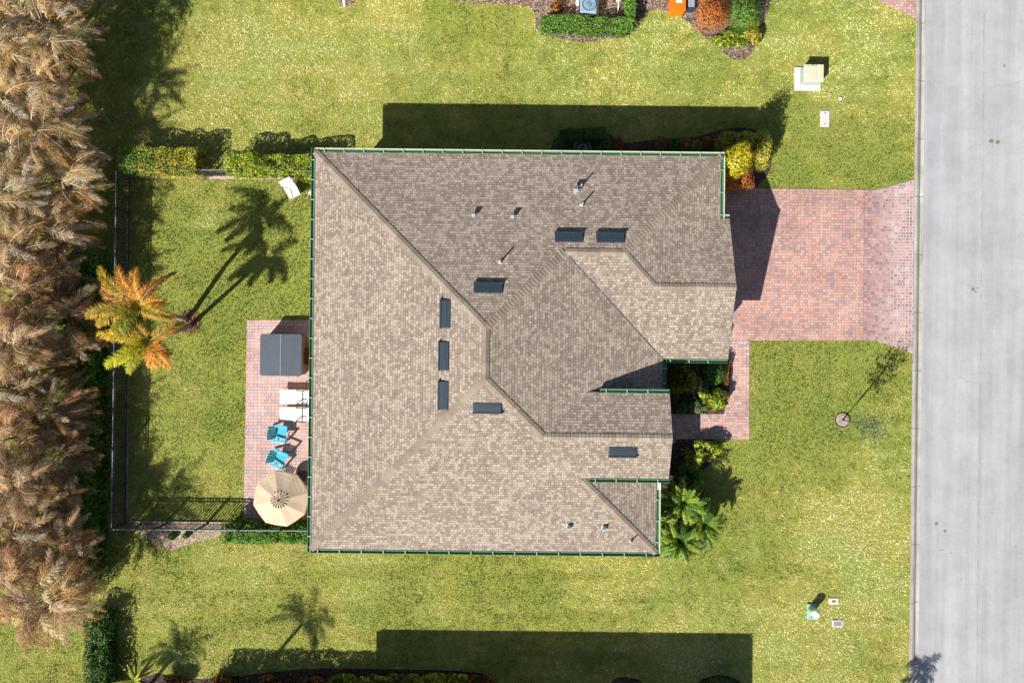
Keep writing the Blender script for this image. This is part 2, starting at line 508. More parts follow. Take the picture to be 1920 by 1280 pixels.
def dup(o, loc=None, rz=None, label=None, par=None):
    c = o.copy(); C.objects.link(c); c.parent = par
    for k in kids(o): dup(k, par=c)
    if loc is not None: c.location = loc
    if rz is not None: c.rotation_euler = (0, 0, rz)
    if label: c['label'] = label
    return c


def pix(pts, z=0.0):
    return [G(x, y, z) for x, y in pts]


def inpoly(x, y, poly):
    inside = np.zeros(len(x), dtype=bool); n = len(poly)
    for i in range(n):
        x0, y0 = poly[i]; x1, y1 = poly[(i + 1) % n]
        c = ((y0 > y) != (y1 > y)) & (x < (x1 - x0) * (y - y0) / (y1 - y0 + 1e-12) + x0)
        inside ^= c
    return inside


def vnoise(x, y, scale, seed):
    g = np.random.default_rng(seed).random((128, 128))
    u = x * scale + 500.3; v = y * scale + 500.7
    i = np.floor(u).astype(int); j = np.floor(v).astype(int); fu = u - i; fv = v - j
    fu = fu * fu * (3 - 2 * fu); fv = fv * fv * (3 - 2 * fv)
    a = g[i % 128, j % 128]; b = g[(i + 1) % 128, j % 128]; c = g[i % 128, (j + 1) % 128]; d = g[(i + 1) % 128, (j + 1) % 128]
    return (a * (1 - fu) + b * fu) * (1 - fv) + (c * (1 - fu) + d * fu) * fv


# ------------------------------------------------------------------ the ground, road, paving
def skew(x, y):          # plot frame -> world
    return (x * math.cos(TH) + y * math.sin(TH), -x * math.sin(TH) + y * math.cos(TH))


def unskew(x, y):
    return (x * math.cos(TH) - y * math.sin(TH), x * math.sin(TH) + y * math.cos(TH))


CX = unskew(*G(1711.3, 640))[0]     # lawn edge of the kerb
ROADW = 7.4
FAR = 260.0


def strip(mb, prof):
    for (x0, z0), (x1, z1) in zip(prof[:-1], prof[1:]):
        n = 14
        for k in range(n):
            y0 = -FAR + 2 * FAR * k / n; y1 = -FAR + 2 * FAR * (k + 1) / n
            mb.poly([(*skew(x0, y0), z0), (*skew(x1, y0), z1), (*skew(x1, y1), z1), (*skew(x0, y1), z0)])


g = MB(); strip(g, [(-FAR, 0), (CX, 0), (CX + .02, -.3), (CX + 1 + ROADW, -.3), (CX + 1.02 + ROADW, 0), (FAR, 0)])
struct('ground', g, M['ground'])
rd = MB(); strip(rd, [(CX + .47, -.115), (CX + .5 + ROADW / 2, -.07), (CX + .53 + ROADW, -.115)]); struct('road', rd, M['road'])
for nm, x0, sgn in (('kerb', CX, 1), ('kerb', CX + 1 + ROADW, -1)):
    k = MB(); P = [(x0 + sgn * a, z) for a, z in ((.0, -.28), (.0, .012), (.14, .008), (.24, -.045), (.33, -.118), (.36, -.128), (.5, -.108), (.5, -.28))]
    if sgn < 0: P = P[::-1]
    strip(k, P); struct(nm, k, M['curb'])

DRIVE = [(1300, 352), (1500, 354), (1618, 356), (1618, 638), (1405, 638), (1300, 638)]
APRON = [(1618, 356), (1640, 356), (1662, 352), (1690, 343), (1714.2, 337), (1711, 662), (1690, 655), (1664, 645), (1638, 639), (1618, 638)]
WALK = [(1340, 638.4), (1405, 638.4), (1404.5, 823), (1200, 823), (1200, 776), (1358, 776), (1366, 735), (1371, 690), (1340, 640)]
PATIO = [(463.5, 600), (640, 600), (636, 990), (457, 988)]
NSTRIP = [(244, 326), (640, 331), (640, 338), (244, 333.5)]
WSTRIP = [(238, 326), (243.8, 326), (239.5, 984), (234, 984)]
SSTRIP = [(240, 976), (457, 978), (457, 984), (240, 983)]
NDRIVE = [(1640, -80), (1640, 1), (1668, 10), (1700, 26), (1717.5, 37), (1719, -80)]
for nm, pl, mt in (('driveway', DRIVE, 'drive'), ('driveway_apron', APRON, 'apron'), ('front_walk', WALK, 'walk'), ('patio', PATIO, 'patio'),
                   ('paver_edging', NSTRIP, 'border'), ('paver_edging', WSTRIP, 'border'), ('paver_edging', SSTRIP, 'border'), ('driveway', NDRIVE, 'drive')):
    m = MB(); m.prism(pix(pl), -.05, .02); struct(nm, m, M[mt])


def smooth_loop(pts, sub=5):
    n = len(pts); out = []
    for i in range(n):
        p0, p1, p2, p3 = (Vector(pts[(i + k - 1) % n]) for k in range(4))
        for j in range(sub):
            t = j / sub
            q = .5 * ((2 * p1) + (p2 - p0) * t + (2 * p0 - 5 * p1 + 4 * p2 - p3) * t * t + (3 * p1 - p0 - 3 * p2 + p3) * t ** 3)
            out.append((q.x, q.y))
    return out


BEDS = {
    'ac_bed': ('dark_mulch', smooth_loop([(1040, 325), (1038, 262), (1066, 246), (1115, 240), (1150, 256), (1172, 268), (1230, 262), (1300, 258), (1345, 246), (1400, 240), (1438, 262), (1446, 312), (1424, 345), (1410, 353), (1340, 356), (1300, 350), (1150, 345)])),
    'court_bed': ('dark_mulch', [(1180, 640), (1368, 640), (1370, 690), (1366, 735), (1357, 776), (1180, 776)]),
    'front_bed': ('dark_mulch', smooth_loop([(1180, 824), (1250, 824), (1330, 823), (1352, 836), (1340, 862), (1318, 884), (1316, 920), (1338, 955), (1345, 985), (1330, 1018), (1296, 1040), (1240, 1044), (1180, 1020)], 4)),
    'north_bed': ('mulch', smooth_loop([(640, -60), (636, 4), (645, 14), (662, 10), (680, 1), (800, 0), (900, 6), (985, 12), (1003, 28), (1008, 58), (1050, 72), (1092, 79), (1140, 73), (1178, 66), (1200, 40), (1222, 20), (1252, 22), (1280, 34), (1310, 60), (1345, 90), (1378, 112), (1404, 106), (1424, 70), (1436, 34), (1446, -10), (1446, -60)], 4)),
    'south_bed': ('dark_mulch', smooth_loop([(262, 1282), (280, 1266), (300, 1262), (350, 1272), (430, 1268), (520, 1258), (600, 1252), (760, 1254), (880, 1258), (916, 1270), (926, 1300), (920, 1400), (262, 1400)], 4)),
    'south_round_bed': ('dark_mulch', smooth_loop([(1308, 1282), (1330, 1268), (1362, 1266), (1392, 1282), (1396, 1330), (1308, 1330)], 4)),
    'south_corner_bed': ('dark_mulch', smooth_loop([(1146, 1278), (1172, 1268), (1204, 1278), (1206, 1320), (1146, 1320)], 4)),
    'fence_bed': ('pale_mulch', smooth_loop([(262, 985), (300, 984), (428, 985), (424, 998), (405, 1008), (370, 1014), (345, 1024), (316, 1032), (296, 1022), (268, 1004)], 4)),
}
for k, (mt, pl) in BEDS.items():
    m = MB(); m.prism(pix(pl), -.05, .012 + .004 * (k == 'yard_bed')); o = struct('mulch_bed', m, M[mt])

# thin drift of sand and dead thatch beside the fence bed, and under the palm
HOUSEFP = [(648, 345), (1300, 345), (1300, 640), (1190, 640), (1190, 975), (648, 975)]

# ------------------------------------------------------------------ grass
PAVED = [DRIVE, APRON, WALK, PATIO, NSTRIP, WSTRIP, SSTRIP, NDRIVE, HOUSEFP] + [v[1] for v in BEDS.values()]
PAD = [(1489, 127), (1538.5, 127), (1538.5, 171), (1489, 171)]


def make_grass():
    n = 980000
    px = RNG.uniform(-15, 1719, n); py = RNG.uniform(-15, 1295, n)
    keep = px < (1718 - py * 13.5 / 1280 - 1)
    keep &= ~((px < 60) & (py < 1120))
    for pl in PAVED + [PAD]:
        keep &= ~inpoly(px, py, [(float(a), float(b)) for a, b in pl])
    thin = vnoise(px / 40, py / 40, 1.6, 21)
    keep &= RNG.random(n) < (.72 + .5 * thin)
    px, py = px[keep], py[keep]; n = len(px)
    x = (px - 960) / 40; y = (640 - py) / 40
    # straw / green balance over the plot
    big = vnoise(x, y, .17, 1) * .5 + vnoise(x, y, .45, 2) * .3 + vnoise(x, y, 1.3, 3) * .2
    fine = vnoise(x, y, 4.5, 4)
    straw = .43 + (big - .5) * 2.0 + (fine - .5) * .55
    nsst = vnoise(x, y * .14, 1.5, 71) * (py < 270)
    straw += nsst * .16 - .06 * (py < 270)
    streak = vnoise(x * .16, y * 1.0, 2.6, 61) * .6 + vnoise(x * .3, y * 1.0, 5.2, 62) * .4
    straw += (streak - .5) * .62 * np.clip((py - 980) / 80, .35, 1)
    dark_streak = (vnoise(x * .16, y, 2.7, 63) > .66) & (py > 1030) & (px > 420) & (px < 1300)
    mow = np.sin(y * 2 * math.pi / 1.05 + 1.5 * vnoise(x, y, .12, 8)) * .05
    straw += mow
    straw -= np.clip((560 - px) / 300, 0, 1) * .2                       # greener to the west
    straw -= np.exp(-((px - 1480) / 190) ** 2 - ((py - 675) / 60) ** 2) * .35
    straw += np.exp(-((px - 1450) / 220) ** 2 - ((py - 930) / 190) ** 2) * .07
    straw += np.exp(-((py - 1060) / 26) ** 2) * .12 * (px > 560)
    straw += np.exp(-((py - 225) / 60) ** 2) * .08
    straw += np.exp(-((px - 820) / 330) ** 2 - ((py - 90) / 80) ** 2) * .2
    straw -= ((px > 240) & (px < 580) & (py > 330) & (py < 980)) * .24
    straw -= np.exp(-((px - 220) / 60) ** 2 - ((py - 1190) / 70) ** 2) * .35
    straw += np.exp(-((px - 205) / 20) ** 2 - ((py - 1130) / 40) ** 2) * .5
    for cx, cy, r in ((378, 418, 26), (350, 735, 20), (300, 760, 22), (330, 640, 18), (1330, 880, 30), (238, 1190, 14), (232, 1155, 14), (470, 1045, 60), (1450, 1200, 50)):
        straw += np.exp(-(((px - cx) / r) ** 2 + ((py - cy) / (r * .7)) ** 2)) * .4
    r = RNG.random(n)
    s = straw + (r - .5) * .9
    pal = np.array([lin(86, 114, 52), lin(134, 152, 74), lin(184, 180, 100), lin(212, 196, 128), lin(224, 206, 150), lin(228, 210, 162)])
    t = np.clip(s * 4.6 + .35, 0, 4.999); i = t.astype(int); f = (t - i)[:, None]
    col = pal[i] * (1 - f) + pal[i + 1] * f
    lush = vnoise(x, y, .6, 31)[:, None]
    col[dark_streak] *= .66
    col *= (1 + np.clip(straw - .43, -.3, .4) * .7)[:, None]
    col *= (.5 + .82 * vnoise(x, y, 19.0, 81) + .22 * vnoise(x, y, 7.0, 82))[:, None]
    col *= (.62 + .62 * RNG.random(n))[:, None]
    col[:, 0] *= 1 - .16 * (lush[:, 0] > .6)
    h = (.018 + .028 * RNG.random(n)) * (.8 + .5 * vnoise(x, y, 2.2, 5))
    w = .011 + .012 * RNG.random(n)
    a = RNG.uniform(0, 2 * math.pi, n); lean = h * RNG.uniform(.5, 1.9, n); la = RNG.uniform(0, 2 * math.pi, n)
    V = np.zeros((n, 3, 3))
    V[:, 0] = np.stack([x - np.cos(a) * w, y - np.sin(a) * w, np.zeros(n)], 1)
    V[:, 1] = np.stack([x + np.cos(a) * w, y + np.sin(a) * w, np.zeros(n)], 1)
    V[:, 2] = np.stack([x + np.cos(la) * lean, y + np.sin(la) * lean, h], 1)
    o = tris('grass', V, col, M['blade'])
    tag(o, 'short yellow green lawn grass of fine mixed green and straw blades', 'grass', kind='stuff')


make_grass()

# ------------------------------------------------------------------ foliage
PALS = {
    'golden': [lin(206, 190, 30), lin(176, 170, 24), lin(222, 204, 54), lin(130, 138, 20), lin(150, 120, 30)],
    'lime': [lin(168, 186, 50), lin(200, 206, 64), lin(124, 152, 40), lin(84, 118, 30), lin(210, 204, 104)],
    'limegold': [lin(186, 192, 54), lin(214, 202, 76), lin(134, 154, 42), lin(190, 156, 84), lin(96, 124, 34)],
    'green': [lin(84, 138, 44), lin(108, 162, 52), lin(58, 104, 32), lin(140, 182, 68), lin(72, 120, 40)],
    'bright': [lin(98, 146, 50), lin(124, 168, 66), lin(76, 120, 40), lin(144, 176, 84), lin(62, 100, 34)],
    'dark': [lin(56, 96, 36), lin(78, 122, 44), lin(40, 72, 30), lin(104, 146, 54), lin(62, 104, 50)],
    'olive': [lin(132, 134, 40), lin(164, 156, 48), lin(90, 104, 34), lin(186, 172, 60), lin(76, 90, 30)],
    'orange': [lin(222, 134, 68), lin(204, 108, 50), lin(234, 156, 88), lin(172, 86, 40), lin(176, 140, 66)],
    'orange_bright': [lin(238, 150, 70), lin(222, 120, 50), lin(246, 170, 90), lin(196, 96, 40), lin(200, 150, 70)],
    'sage': [lin(120, 142, 96), lin(146, 160, 112), lin(94, 118, 74), lin(166, 172, 120), lin(86, 104, 60)],
    'rusty': [lin(140, 84, 44), lin(170, 104, 56), lin(110, 66, 36), lin(120, 110, 50), lin(190, 130, 70)],
    'thatch': [lin(150, 158, 66), lin(176, 178, 84), lin(120, 134, 50), lin(196, 190, 110), lin(104, 120, 44)],
}


def leafset(P, Nn, size, pal, clump=1.0, seed=0, aspect=.55):
    """a small folded rhombus at each point P with outward lean Nn"""
    rg = np.random.default_rng(seed)
    n = len(P)
    nn = Nn + rg.normal(0, .7, (n, 3)); nn /= np.linalg.norm(nn, axis=1)[:, None] + 1e-9
    t = rg.normal(0, 1, (n, 3)); t -= (t * nn).sum(1)[:, None] * nn; t /= np.linalg.norm(t, axis=1)[:, None] + 1e-9
    b = np.cross(nn, t)
    L = size * rg.uniform(.65, 1.35, n)[:, None]; W = L * aspect
    V = np.stack([P - t * L * .5, P + b * W * .5 - nn * L * .06, P + t * L * .5, P - b * W * .5 - nn * L * .06], 1)
    pal = np.array(pal)
    cl = vnoise(P[:, 0] * 1.0, P[:, 1] * 1.0 + P[:, 2], 3.2 * clump, seed + 5)
    k = np.clip((cl * .75 + rg.random(n) * .55 - .1) * len(pal), 0, len(pal) - 1).astype(int)
    k = np.where(rg.random(n) < .35, rg.integers(0, len(pal), n), k)
    col = pal[k] * rg.uniform(.7, 1.25, n)[:, None]
    return V, col


def shrub(name, label, cat, px, py, rx, ry, h, pal, n=1800, leaf=.07, box=0, rz=0.0, z0=.06, group=None, ragged=.12, seed=None, top=1.0, stem=True, zi=.55):
    """px, py: where its middle shows in the photo; rx, ry: half widths in metres"""
    seed = seed if seed is not None else int(px * 7 + py)
    rg = np.random.default_rng(seed)
    x, y = G(px, py, h * zi)
    t = thing(name, label, cat, (x, y, 0), rz, group)
    d = rg.normal(0, 1, (n, 3)); d /= np.linalg.norm(d, axis=1)[:, None]
    if box:
        d = np.sign(d) * np.abs(d) ** (1.0 / box)
        d /= np.maximum(np.abs(d).max(1)[:, None], 1e-6) ** .8
    rad = 1.04 - np.abs(rg.normal(0, .2, n)); rad = np.clip(rad, .25, 1)
    lump = 1 + ragged * 2 * (vnoise(d[:, 0] * rx * 2 + seed, d[:, 1] * ry * 2 + d[:, 2] * 2, 1.6, seed) - .5)
    P = d * (rad * lump)[:, None] * np.array([rx, ry, (h - z0) / 2])
    if ragged >= .18:
        kk = 9; cc = rg.normal(0, 1, (kk, 3)); cc /= np.linalg.norm(cc, axis=1)[:, None]
        cc *= rg.uniform(.35, .75, kk)[:, None]; cc[:, 2] *= .7
        sz = rg.uniform(.28, .5, kk); w_ = rg.integers(0, kk, n)
        P = (cc[w_] + d * (rad * sz[w_])[:, None]) * np.array([rx, ry, (h - z0) / 2]) * 1.05
    if top != 1.0:
        k = 1 + (top - 1) * (P[:, 2] / (h - z0) + .5)
        P[:, 0] *= k; P[:, 1] *= k
    P[:, 2] += z0 + (h - z0) / 2; P[:, 2] = np.maximum(P[:, 2], .03)
    Nn = d.copy(); Nn[:, 2] += .35
    V, col = leafset(P, Nn, leaf, PALS[pal], seed=seed)
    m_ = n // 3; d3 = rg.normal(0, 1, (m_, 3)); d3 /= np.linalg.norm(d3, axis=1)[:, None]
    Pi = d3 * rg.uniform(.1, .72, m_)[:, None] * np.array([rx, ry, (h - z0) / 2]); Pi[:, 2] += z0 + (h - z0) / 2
    Vi, ci = leafset(Pi, d3, leaf * 2.1, [tuple(q * .6 for q in k) for k in PALS[pal]], seed=seed + 1, aspect=.8)  # darkened inner leaves, added so the shrub casts a solid shadow
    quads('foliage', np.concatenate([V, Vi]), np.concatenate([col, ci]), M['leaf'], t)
    if stem:
        s = MB()
        for k in range(5):
            a = k * 1.256 + rg.random(); r = min(rx, ry) * .5
            s.tube([(0.03 * math.cos(a), .03 * math.sin(a), -.02), (r * .5 * math.cos(a), r * .5 * math.sin(a), h * .4), (r * math.cos(a), r * math.sin(a), h * .72)], [.02, .014, .006], 5)
        s.build('stem', M['bark'], t)
    return t


def hedge(name, label, px0, py0, px1, py1, w, h, pal, n, leaf=.07, ragged=.1, pal2=None, group=None, seed=3):
    """clipped hedge between two photo points (at its top)"""
    a = Vector(G(px0, py0, h)); b = Vector(G(px1, py1, h)); L = (b - a).length; mid = (a + b) / 2
    rz = math.atan2(b.y - a.y, b.x - a.x)
    t = thing(name, label, 'hedge', (mid.x, mid.y, 0), rz, group)
    rg = np.random.default_rng(seed)
    # surface and volume points of a rounded box
    u = rg.uniform(-1, 1, (n, 3))
    f = rg.random(n)
    ax = np.where(f < .5, 2, np.where(f < .88, 1, 0)); sg = np.where(rg.random(n) < .5, -1, 1); sg = np.where(ax == 2, 1, sg)
    u[np.arange(n), ax] = sg * (1 - np.abs(rg.normal(0, .12, n)))
    Nn = np.zeros((n, 3)); Nn[np.arange(n), ax] = sg; Nn[:, 2] += .4
    r = np.abs(u[:, 1]) ** 6; r2 = np.abs(u[:, 2]) ** 8
    P = np.stack([u[:, 0] * L / 2, u[:, 1] * w / 2 * (1 - .12 * r2 * (u[:, 2] > 0)), (u[:, 2] * .5 + .5) * h * (1 - .10 * r)], 1)
    lump = (vnoise(P[:, 0], P[:, 1] + P[:, 2], 2.3, seed) - .5) * ragged * 2
    P += Nn * lump[:, None]
    P[:, 2] = np.maximum(P[:, 2], .03)
    V, col = leafset(P, Nn, leaf, PALS[pal], seed=seed, clump=.6)
    if pal2:
        V2, col2 = leafset(P, Nn, leaf, PALS[pal2], seed=seed, clump=.6)
        k = np.clip((P[:, 0] / L + .5) * 3 - .1 + (vnoise(P[:, 0], P[:, 1], 1.5, 77) - .5) * 1.5, 0, 1)[:, None]
        col = col2 * (1 - k) + col * k
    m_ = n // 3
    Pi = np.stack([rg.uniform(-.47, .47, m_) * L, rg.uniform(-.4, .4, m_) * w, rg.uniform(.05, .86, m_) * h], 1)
    Vi, ci = leafset(Pi, rg.normal(0, 1, (m_, 3)), leaf * 2.3, [tuple(q * .6 for q in k) for k in PALS[pal]], seed=seed + 1, aspect=.8)  # extra dark leaves inside, put in to make the hedge's shadow solid
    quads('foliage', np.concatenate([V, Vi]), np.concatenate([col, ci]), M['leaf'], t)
    s = MB()
    for k in range(int(L / .5)):
        xx = -L / 2 + .25 + k * .5
        s.tube([(xx, 0, -.02), (xx + .05, .04, h * .45), (xx - .04, -.05, h * .8)], [.022, .015, .007], 5)
    s.build('stem', M['bark'], t)
    return t


# ------------------------------------------------------------------ palm fronds
def frond(base, az, e0, L, droop, nl, ll, c0, c1, rg, wid=.028, twist=0.0, side=.9, hang=.35, rr=.014, rach=None, curl=0.0, fluff=.12):
    """one feather frond: returns quads V (n,4,3), colours (n,4,3)"""
    S = 14
    pts = [np.array(base, float)]; tans = []
    for k in range(S):
        t = k / (S - 1); e = e0 - droop * t ** 1.25; a = az + curl * t
        tg = np.array([math.cos(e) * math.cos(a), math.cos(e) * math.sin(a), math.sin(e)])
        tans.append(tg); pts.append(pts[-1] + tg * L / S)
    pts = np.array(pts[:-1]); tans = np.array(tans)
    ts = np.linspace(.13, .995, nl)
    idx = ts * (S - 1); i = np.minimum(idx.astype(int), S - 2); f = (idx - i)[:, None]
    P = pts[i] * (1 - f) + pts[i + 1] * f; T = tans[i] * (1 - f) + tans[i + 1] * f
    T /= np.linalg.norm(T, axis=1)[:, None]
    B = np.cross(T, np.array([0, 0, 1.0])); B /= np.linalg.norm(B, axis=1)[:, None] + 1e-9
    U = np.cross(B, T)
    prof = np.sin(np.pi * np.clip(.18 + .78 * ts, 0, 1)) ** .55
    VV, CC = [], []
    c0 = np.array(c0); c1 = np.array(c1)
    for sg in (-1, 1):
        n = nl
        jit = rg.uniform(.8, 1.15, n)
        fwd = .55 + .5 * ts + rg.normal(0, .16, n)
        D = B * sg * side + T * fwd[:, None] + U * (twist + rg.normal(0, fluff, n))[:, None]
        D[:, 2] -= hang * .4
        D /= np.linalg.norm(D, axis=1)[:, None]
        l = (ll * prof * jit)[:, None]
        mid = P + D * l * .5
        D2 = D.copy(); D2[:, 2] -= hang + rg.uniform(0, .35, n); D2 /= np.linalg.norm(D2, axis=1)[:, None]
        end = mid + D2 * l * .5
        W = np.cross(D, U); W = W / (np.linalg.norm(W, axis=1)[:, None] + 1e-9) * wid * .5
        # broad face turned part-way up
        W = W + U * (rg.uniform(-.4, .4, n)[:, None]) * wid * .5
        q1 = np.stack([P - W * .7, P + W * .7, mid + W, mid - W], 1)
        q2 = np.stack([mid - W, mid + W, end + W * .12, end - W * .12], 1)
        br = rg.uniform(.75, 1.2, n)[:, None]
        ca = c0 * br; cm = (c0 * .45 + c1 * .55) * br; ce = c1 * br * 1.05
        VV += [q1, q2]
        CC += [np.stack([ca, ca, cm, cm], 1), np.stack([cm, cm, ce, ce], 1)]
    rc = np.array(rach if rach is not None else c0)
    for k in range(S - 1):
        w0 = rr * (1 - k / S) + .003; w1 = rr * (1 - (k + 1) / S) + .003
        bb = np.cross(tans[k], [0, 0, 1.0]); bb /= np.linalg.norm(bb) + 1e-9; uu = np.cross(bb, tans[k])
        a0, a1, a2 = bb, -.5 * bb + .86 * uu, -.5 * bb - .86 * uu
        for m1, m2 in ((a0, a1), (a1, a2), (a2, a0)):
            VV.append(np.array([[pts[k] + m1 * w0, pts[k] + m2 * w0, pts[k + 1] + m2 * w1, pts[k + 1] + m1 * w1]]))
            CC.append(np.tile(rc, (1, 4, 1)))
    return np.concatenate(VV), np.concatenate(CC)


TAN = [(lin(212, 180, 134), lin(236, 212, 170)), (lin(172, 132, 84), lin(226, 194, 144)), (lin(132, 96, 60), lin(196, 152, 98)),
       (lin(206, 164, 102), lin(240, 210, 158)), (lin(186, 170, 146), lin(234, 222, 200)), (lin(176, 124, 52), lin(222, 166, 76)),
       (lin(96, 74, 52), lin(156, 120, 84)), (lin(116, 108, 58), lin(196, 166, 92)), (lin(200, 172, 132), lin(238, 216, 178))]
REDB = [(lin(186, 138, 96), lin(232, 196, 150)), (lin(146, 96, 60), lin(200, 150, 102)), (lin(206, 164, 118), lin(242, 216, 174)),
        (lin(164, 114, 56), lin(218, 166, 92)), (lin(100, 70, 50), lin(156, 112, 74)), (lin(132, 78, 56), lin(186, 124, 88)),
        (lin(210, 178, 134), lin(242, 220, 182)), (lin(120, 94, 50), lin(184, 148, 80)), (lin(170, 124, 84), lin(220, 182, 136))]


def dry_crown(seed, pal, h, nf=92, spread=1.0):
    rg = np.random.default_rng(seed)
    V, Cc = [], []
    for k in range(nf):
        a = rg.uniform(0, 2 * math.pi); r0 = .85 * math.sqrt(rg.random())
        tier = rg.random()
        base = (r0 * math.cos(a), r0 * math.sin(a), h * (.42 + .46 * tier * (1 - .3 * r0)) + rg.normal(0, .12))
        az = a + rg.normal(0, .8)
        e0 = R(rg.uniform(15, 75)) * (.4 + .6 * tier)
        L = rg.uniform(1.45, 2.3) * spread * (1 - .2 * r0)
        c0, c1 = pal[rg.integers(len(pal))]; q = rg.uniform(.46, 1.15); c0 = tuple(x * q for x in c0); c1 = tuple(min(.95, x * q) for x in c1)
        v, c = frond(base, az, e0, L, R(rg.uniform(40, 95)), 34, rg.uniform(.24, .40), c0, c1, rg, wid=.0165,
                     side=rg.uniform(.5, 1.1), hang=rg.uniform(.0, .4), fluff=.22, curl=rg.normal(0, .35), rr=.016, rach=lin(206, 188, 160))
        V.append(v); Cc.append(c)
    return np.concatenate(V), np.concatenate(Cc)


ORD = ['first', 'second', 'third', 'fourth', 'fifth', 'sixth', 'seventh', 'eighth', 'ninth', 'tenth', 'eleventh', 'twelfth', 'thirteenth', 'fourteenth', 'fifteenth', 'sixteenth']


def dry_palm(seed, pal, h):
    t = thing('palm_tree', 'dry', 'palm tree', (0, 0, 0))
    V, Cc = dry_crown(seed, pal, h)
    quads('crown', V, Cc, M['dry'], t)
    s = MB(); rg = random.Random(seed)
    for k in range(7):
        a = rg.uniform(0, 6.28); r = rg.uniform(.1, .5); b = rg.uniform(.0, .28)
        s.tube([(b * math.cos(a), b * math.sin(a), -.05), (r * .7 * math.cos(a), r * .7 * math.sin(a), h * .35), (r * math.cos(a), r * math.sin(a), h * .75)], [.055, .045, .03], 7)
    s.build('trunk', M['palm_bark'], t)
    return t


protos = [dry_palm(100, TAN, 4.9), dry_palm(101, TAN, 4.6), dry_palm(102, REDB, 4.5), dry_palm(103, REDB, 4.7), dry_palm(104, TAN + REDB, 4.4)]
used = set()
NR1 = 14
for k in range(NR1):
    f = k / (NR1 - 1)
    ipy = -45 + 1185 * f
    ipx = 40 + 20 * math.sin(k * 2.1) - (26 if 5 < k < 12 else 0)
    pi_ = ([0, 1, 4][k % 3] if k < 6 else [2, 3, 4][k % 3])
    o = protos[pi_]
    x, y = G(ipx, ipy, 4.1)
    lab = 'dried brown feather palm, %s from the top in the row beside the lawn' % ORD[k]
    if pi_ in used: o = dup(o)
    used.add(pi_)
    o.location = (x, y, 0); o.rotation_euler = (0, 0, k * 1.37)
    q = 1 + .09 * math.sin(k * 2.9); o.scale = (q, q, .9 + .1 * math.sin(k * 1.7) + (.12 if k < 4 else .1 if k > 12 else -.27))
    o['label'] = lab; o['group'] = 'dried palms along the left side'
for k in range(13):
    f = k / 12
    ipy = -20 + 1130 * f
    ipx = -28 + 12 * math.sin(k * 1.3)
    pi_ = ([1, 0, 4][k % 3] if k < 6 else [3, 2, 4][k % 3])
    o = dup(protos[pi_]); x, y = G(ipx, ipy, 4.3)
    o.location = (x, y, 0); o.rotation_euler = (0, 0, k * 2.17 + .6); o.scale = (1, 1, 1.0 + .06 * math.sin(k))
    o['label'] = 'dried brown feather palm, %s from the top in the row along the left photo edge' % ORD[k]
    o['group'] = 'dried palms along the left side'

# hedge that runs under the palms
hedge('hedge', 'long dark green leafy hedge under the dried palms', 154, 470, 150, 1120, 1.15, 1.35, 'green', 19000, .085, .2, seed=41)
hedge('hedge', 'dark shaggy hedge at the lower left below the dried palms', 176, 1150, 178, 1330, 1.15, 1.0, 'dark', 5000, .08, .16, seed=42)

# ------------------------------------------------------------------ the palm with orange fronds on the back lawn
BX, BY = G(352, 600)


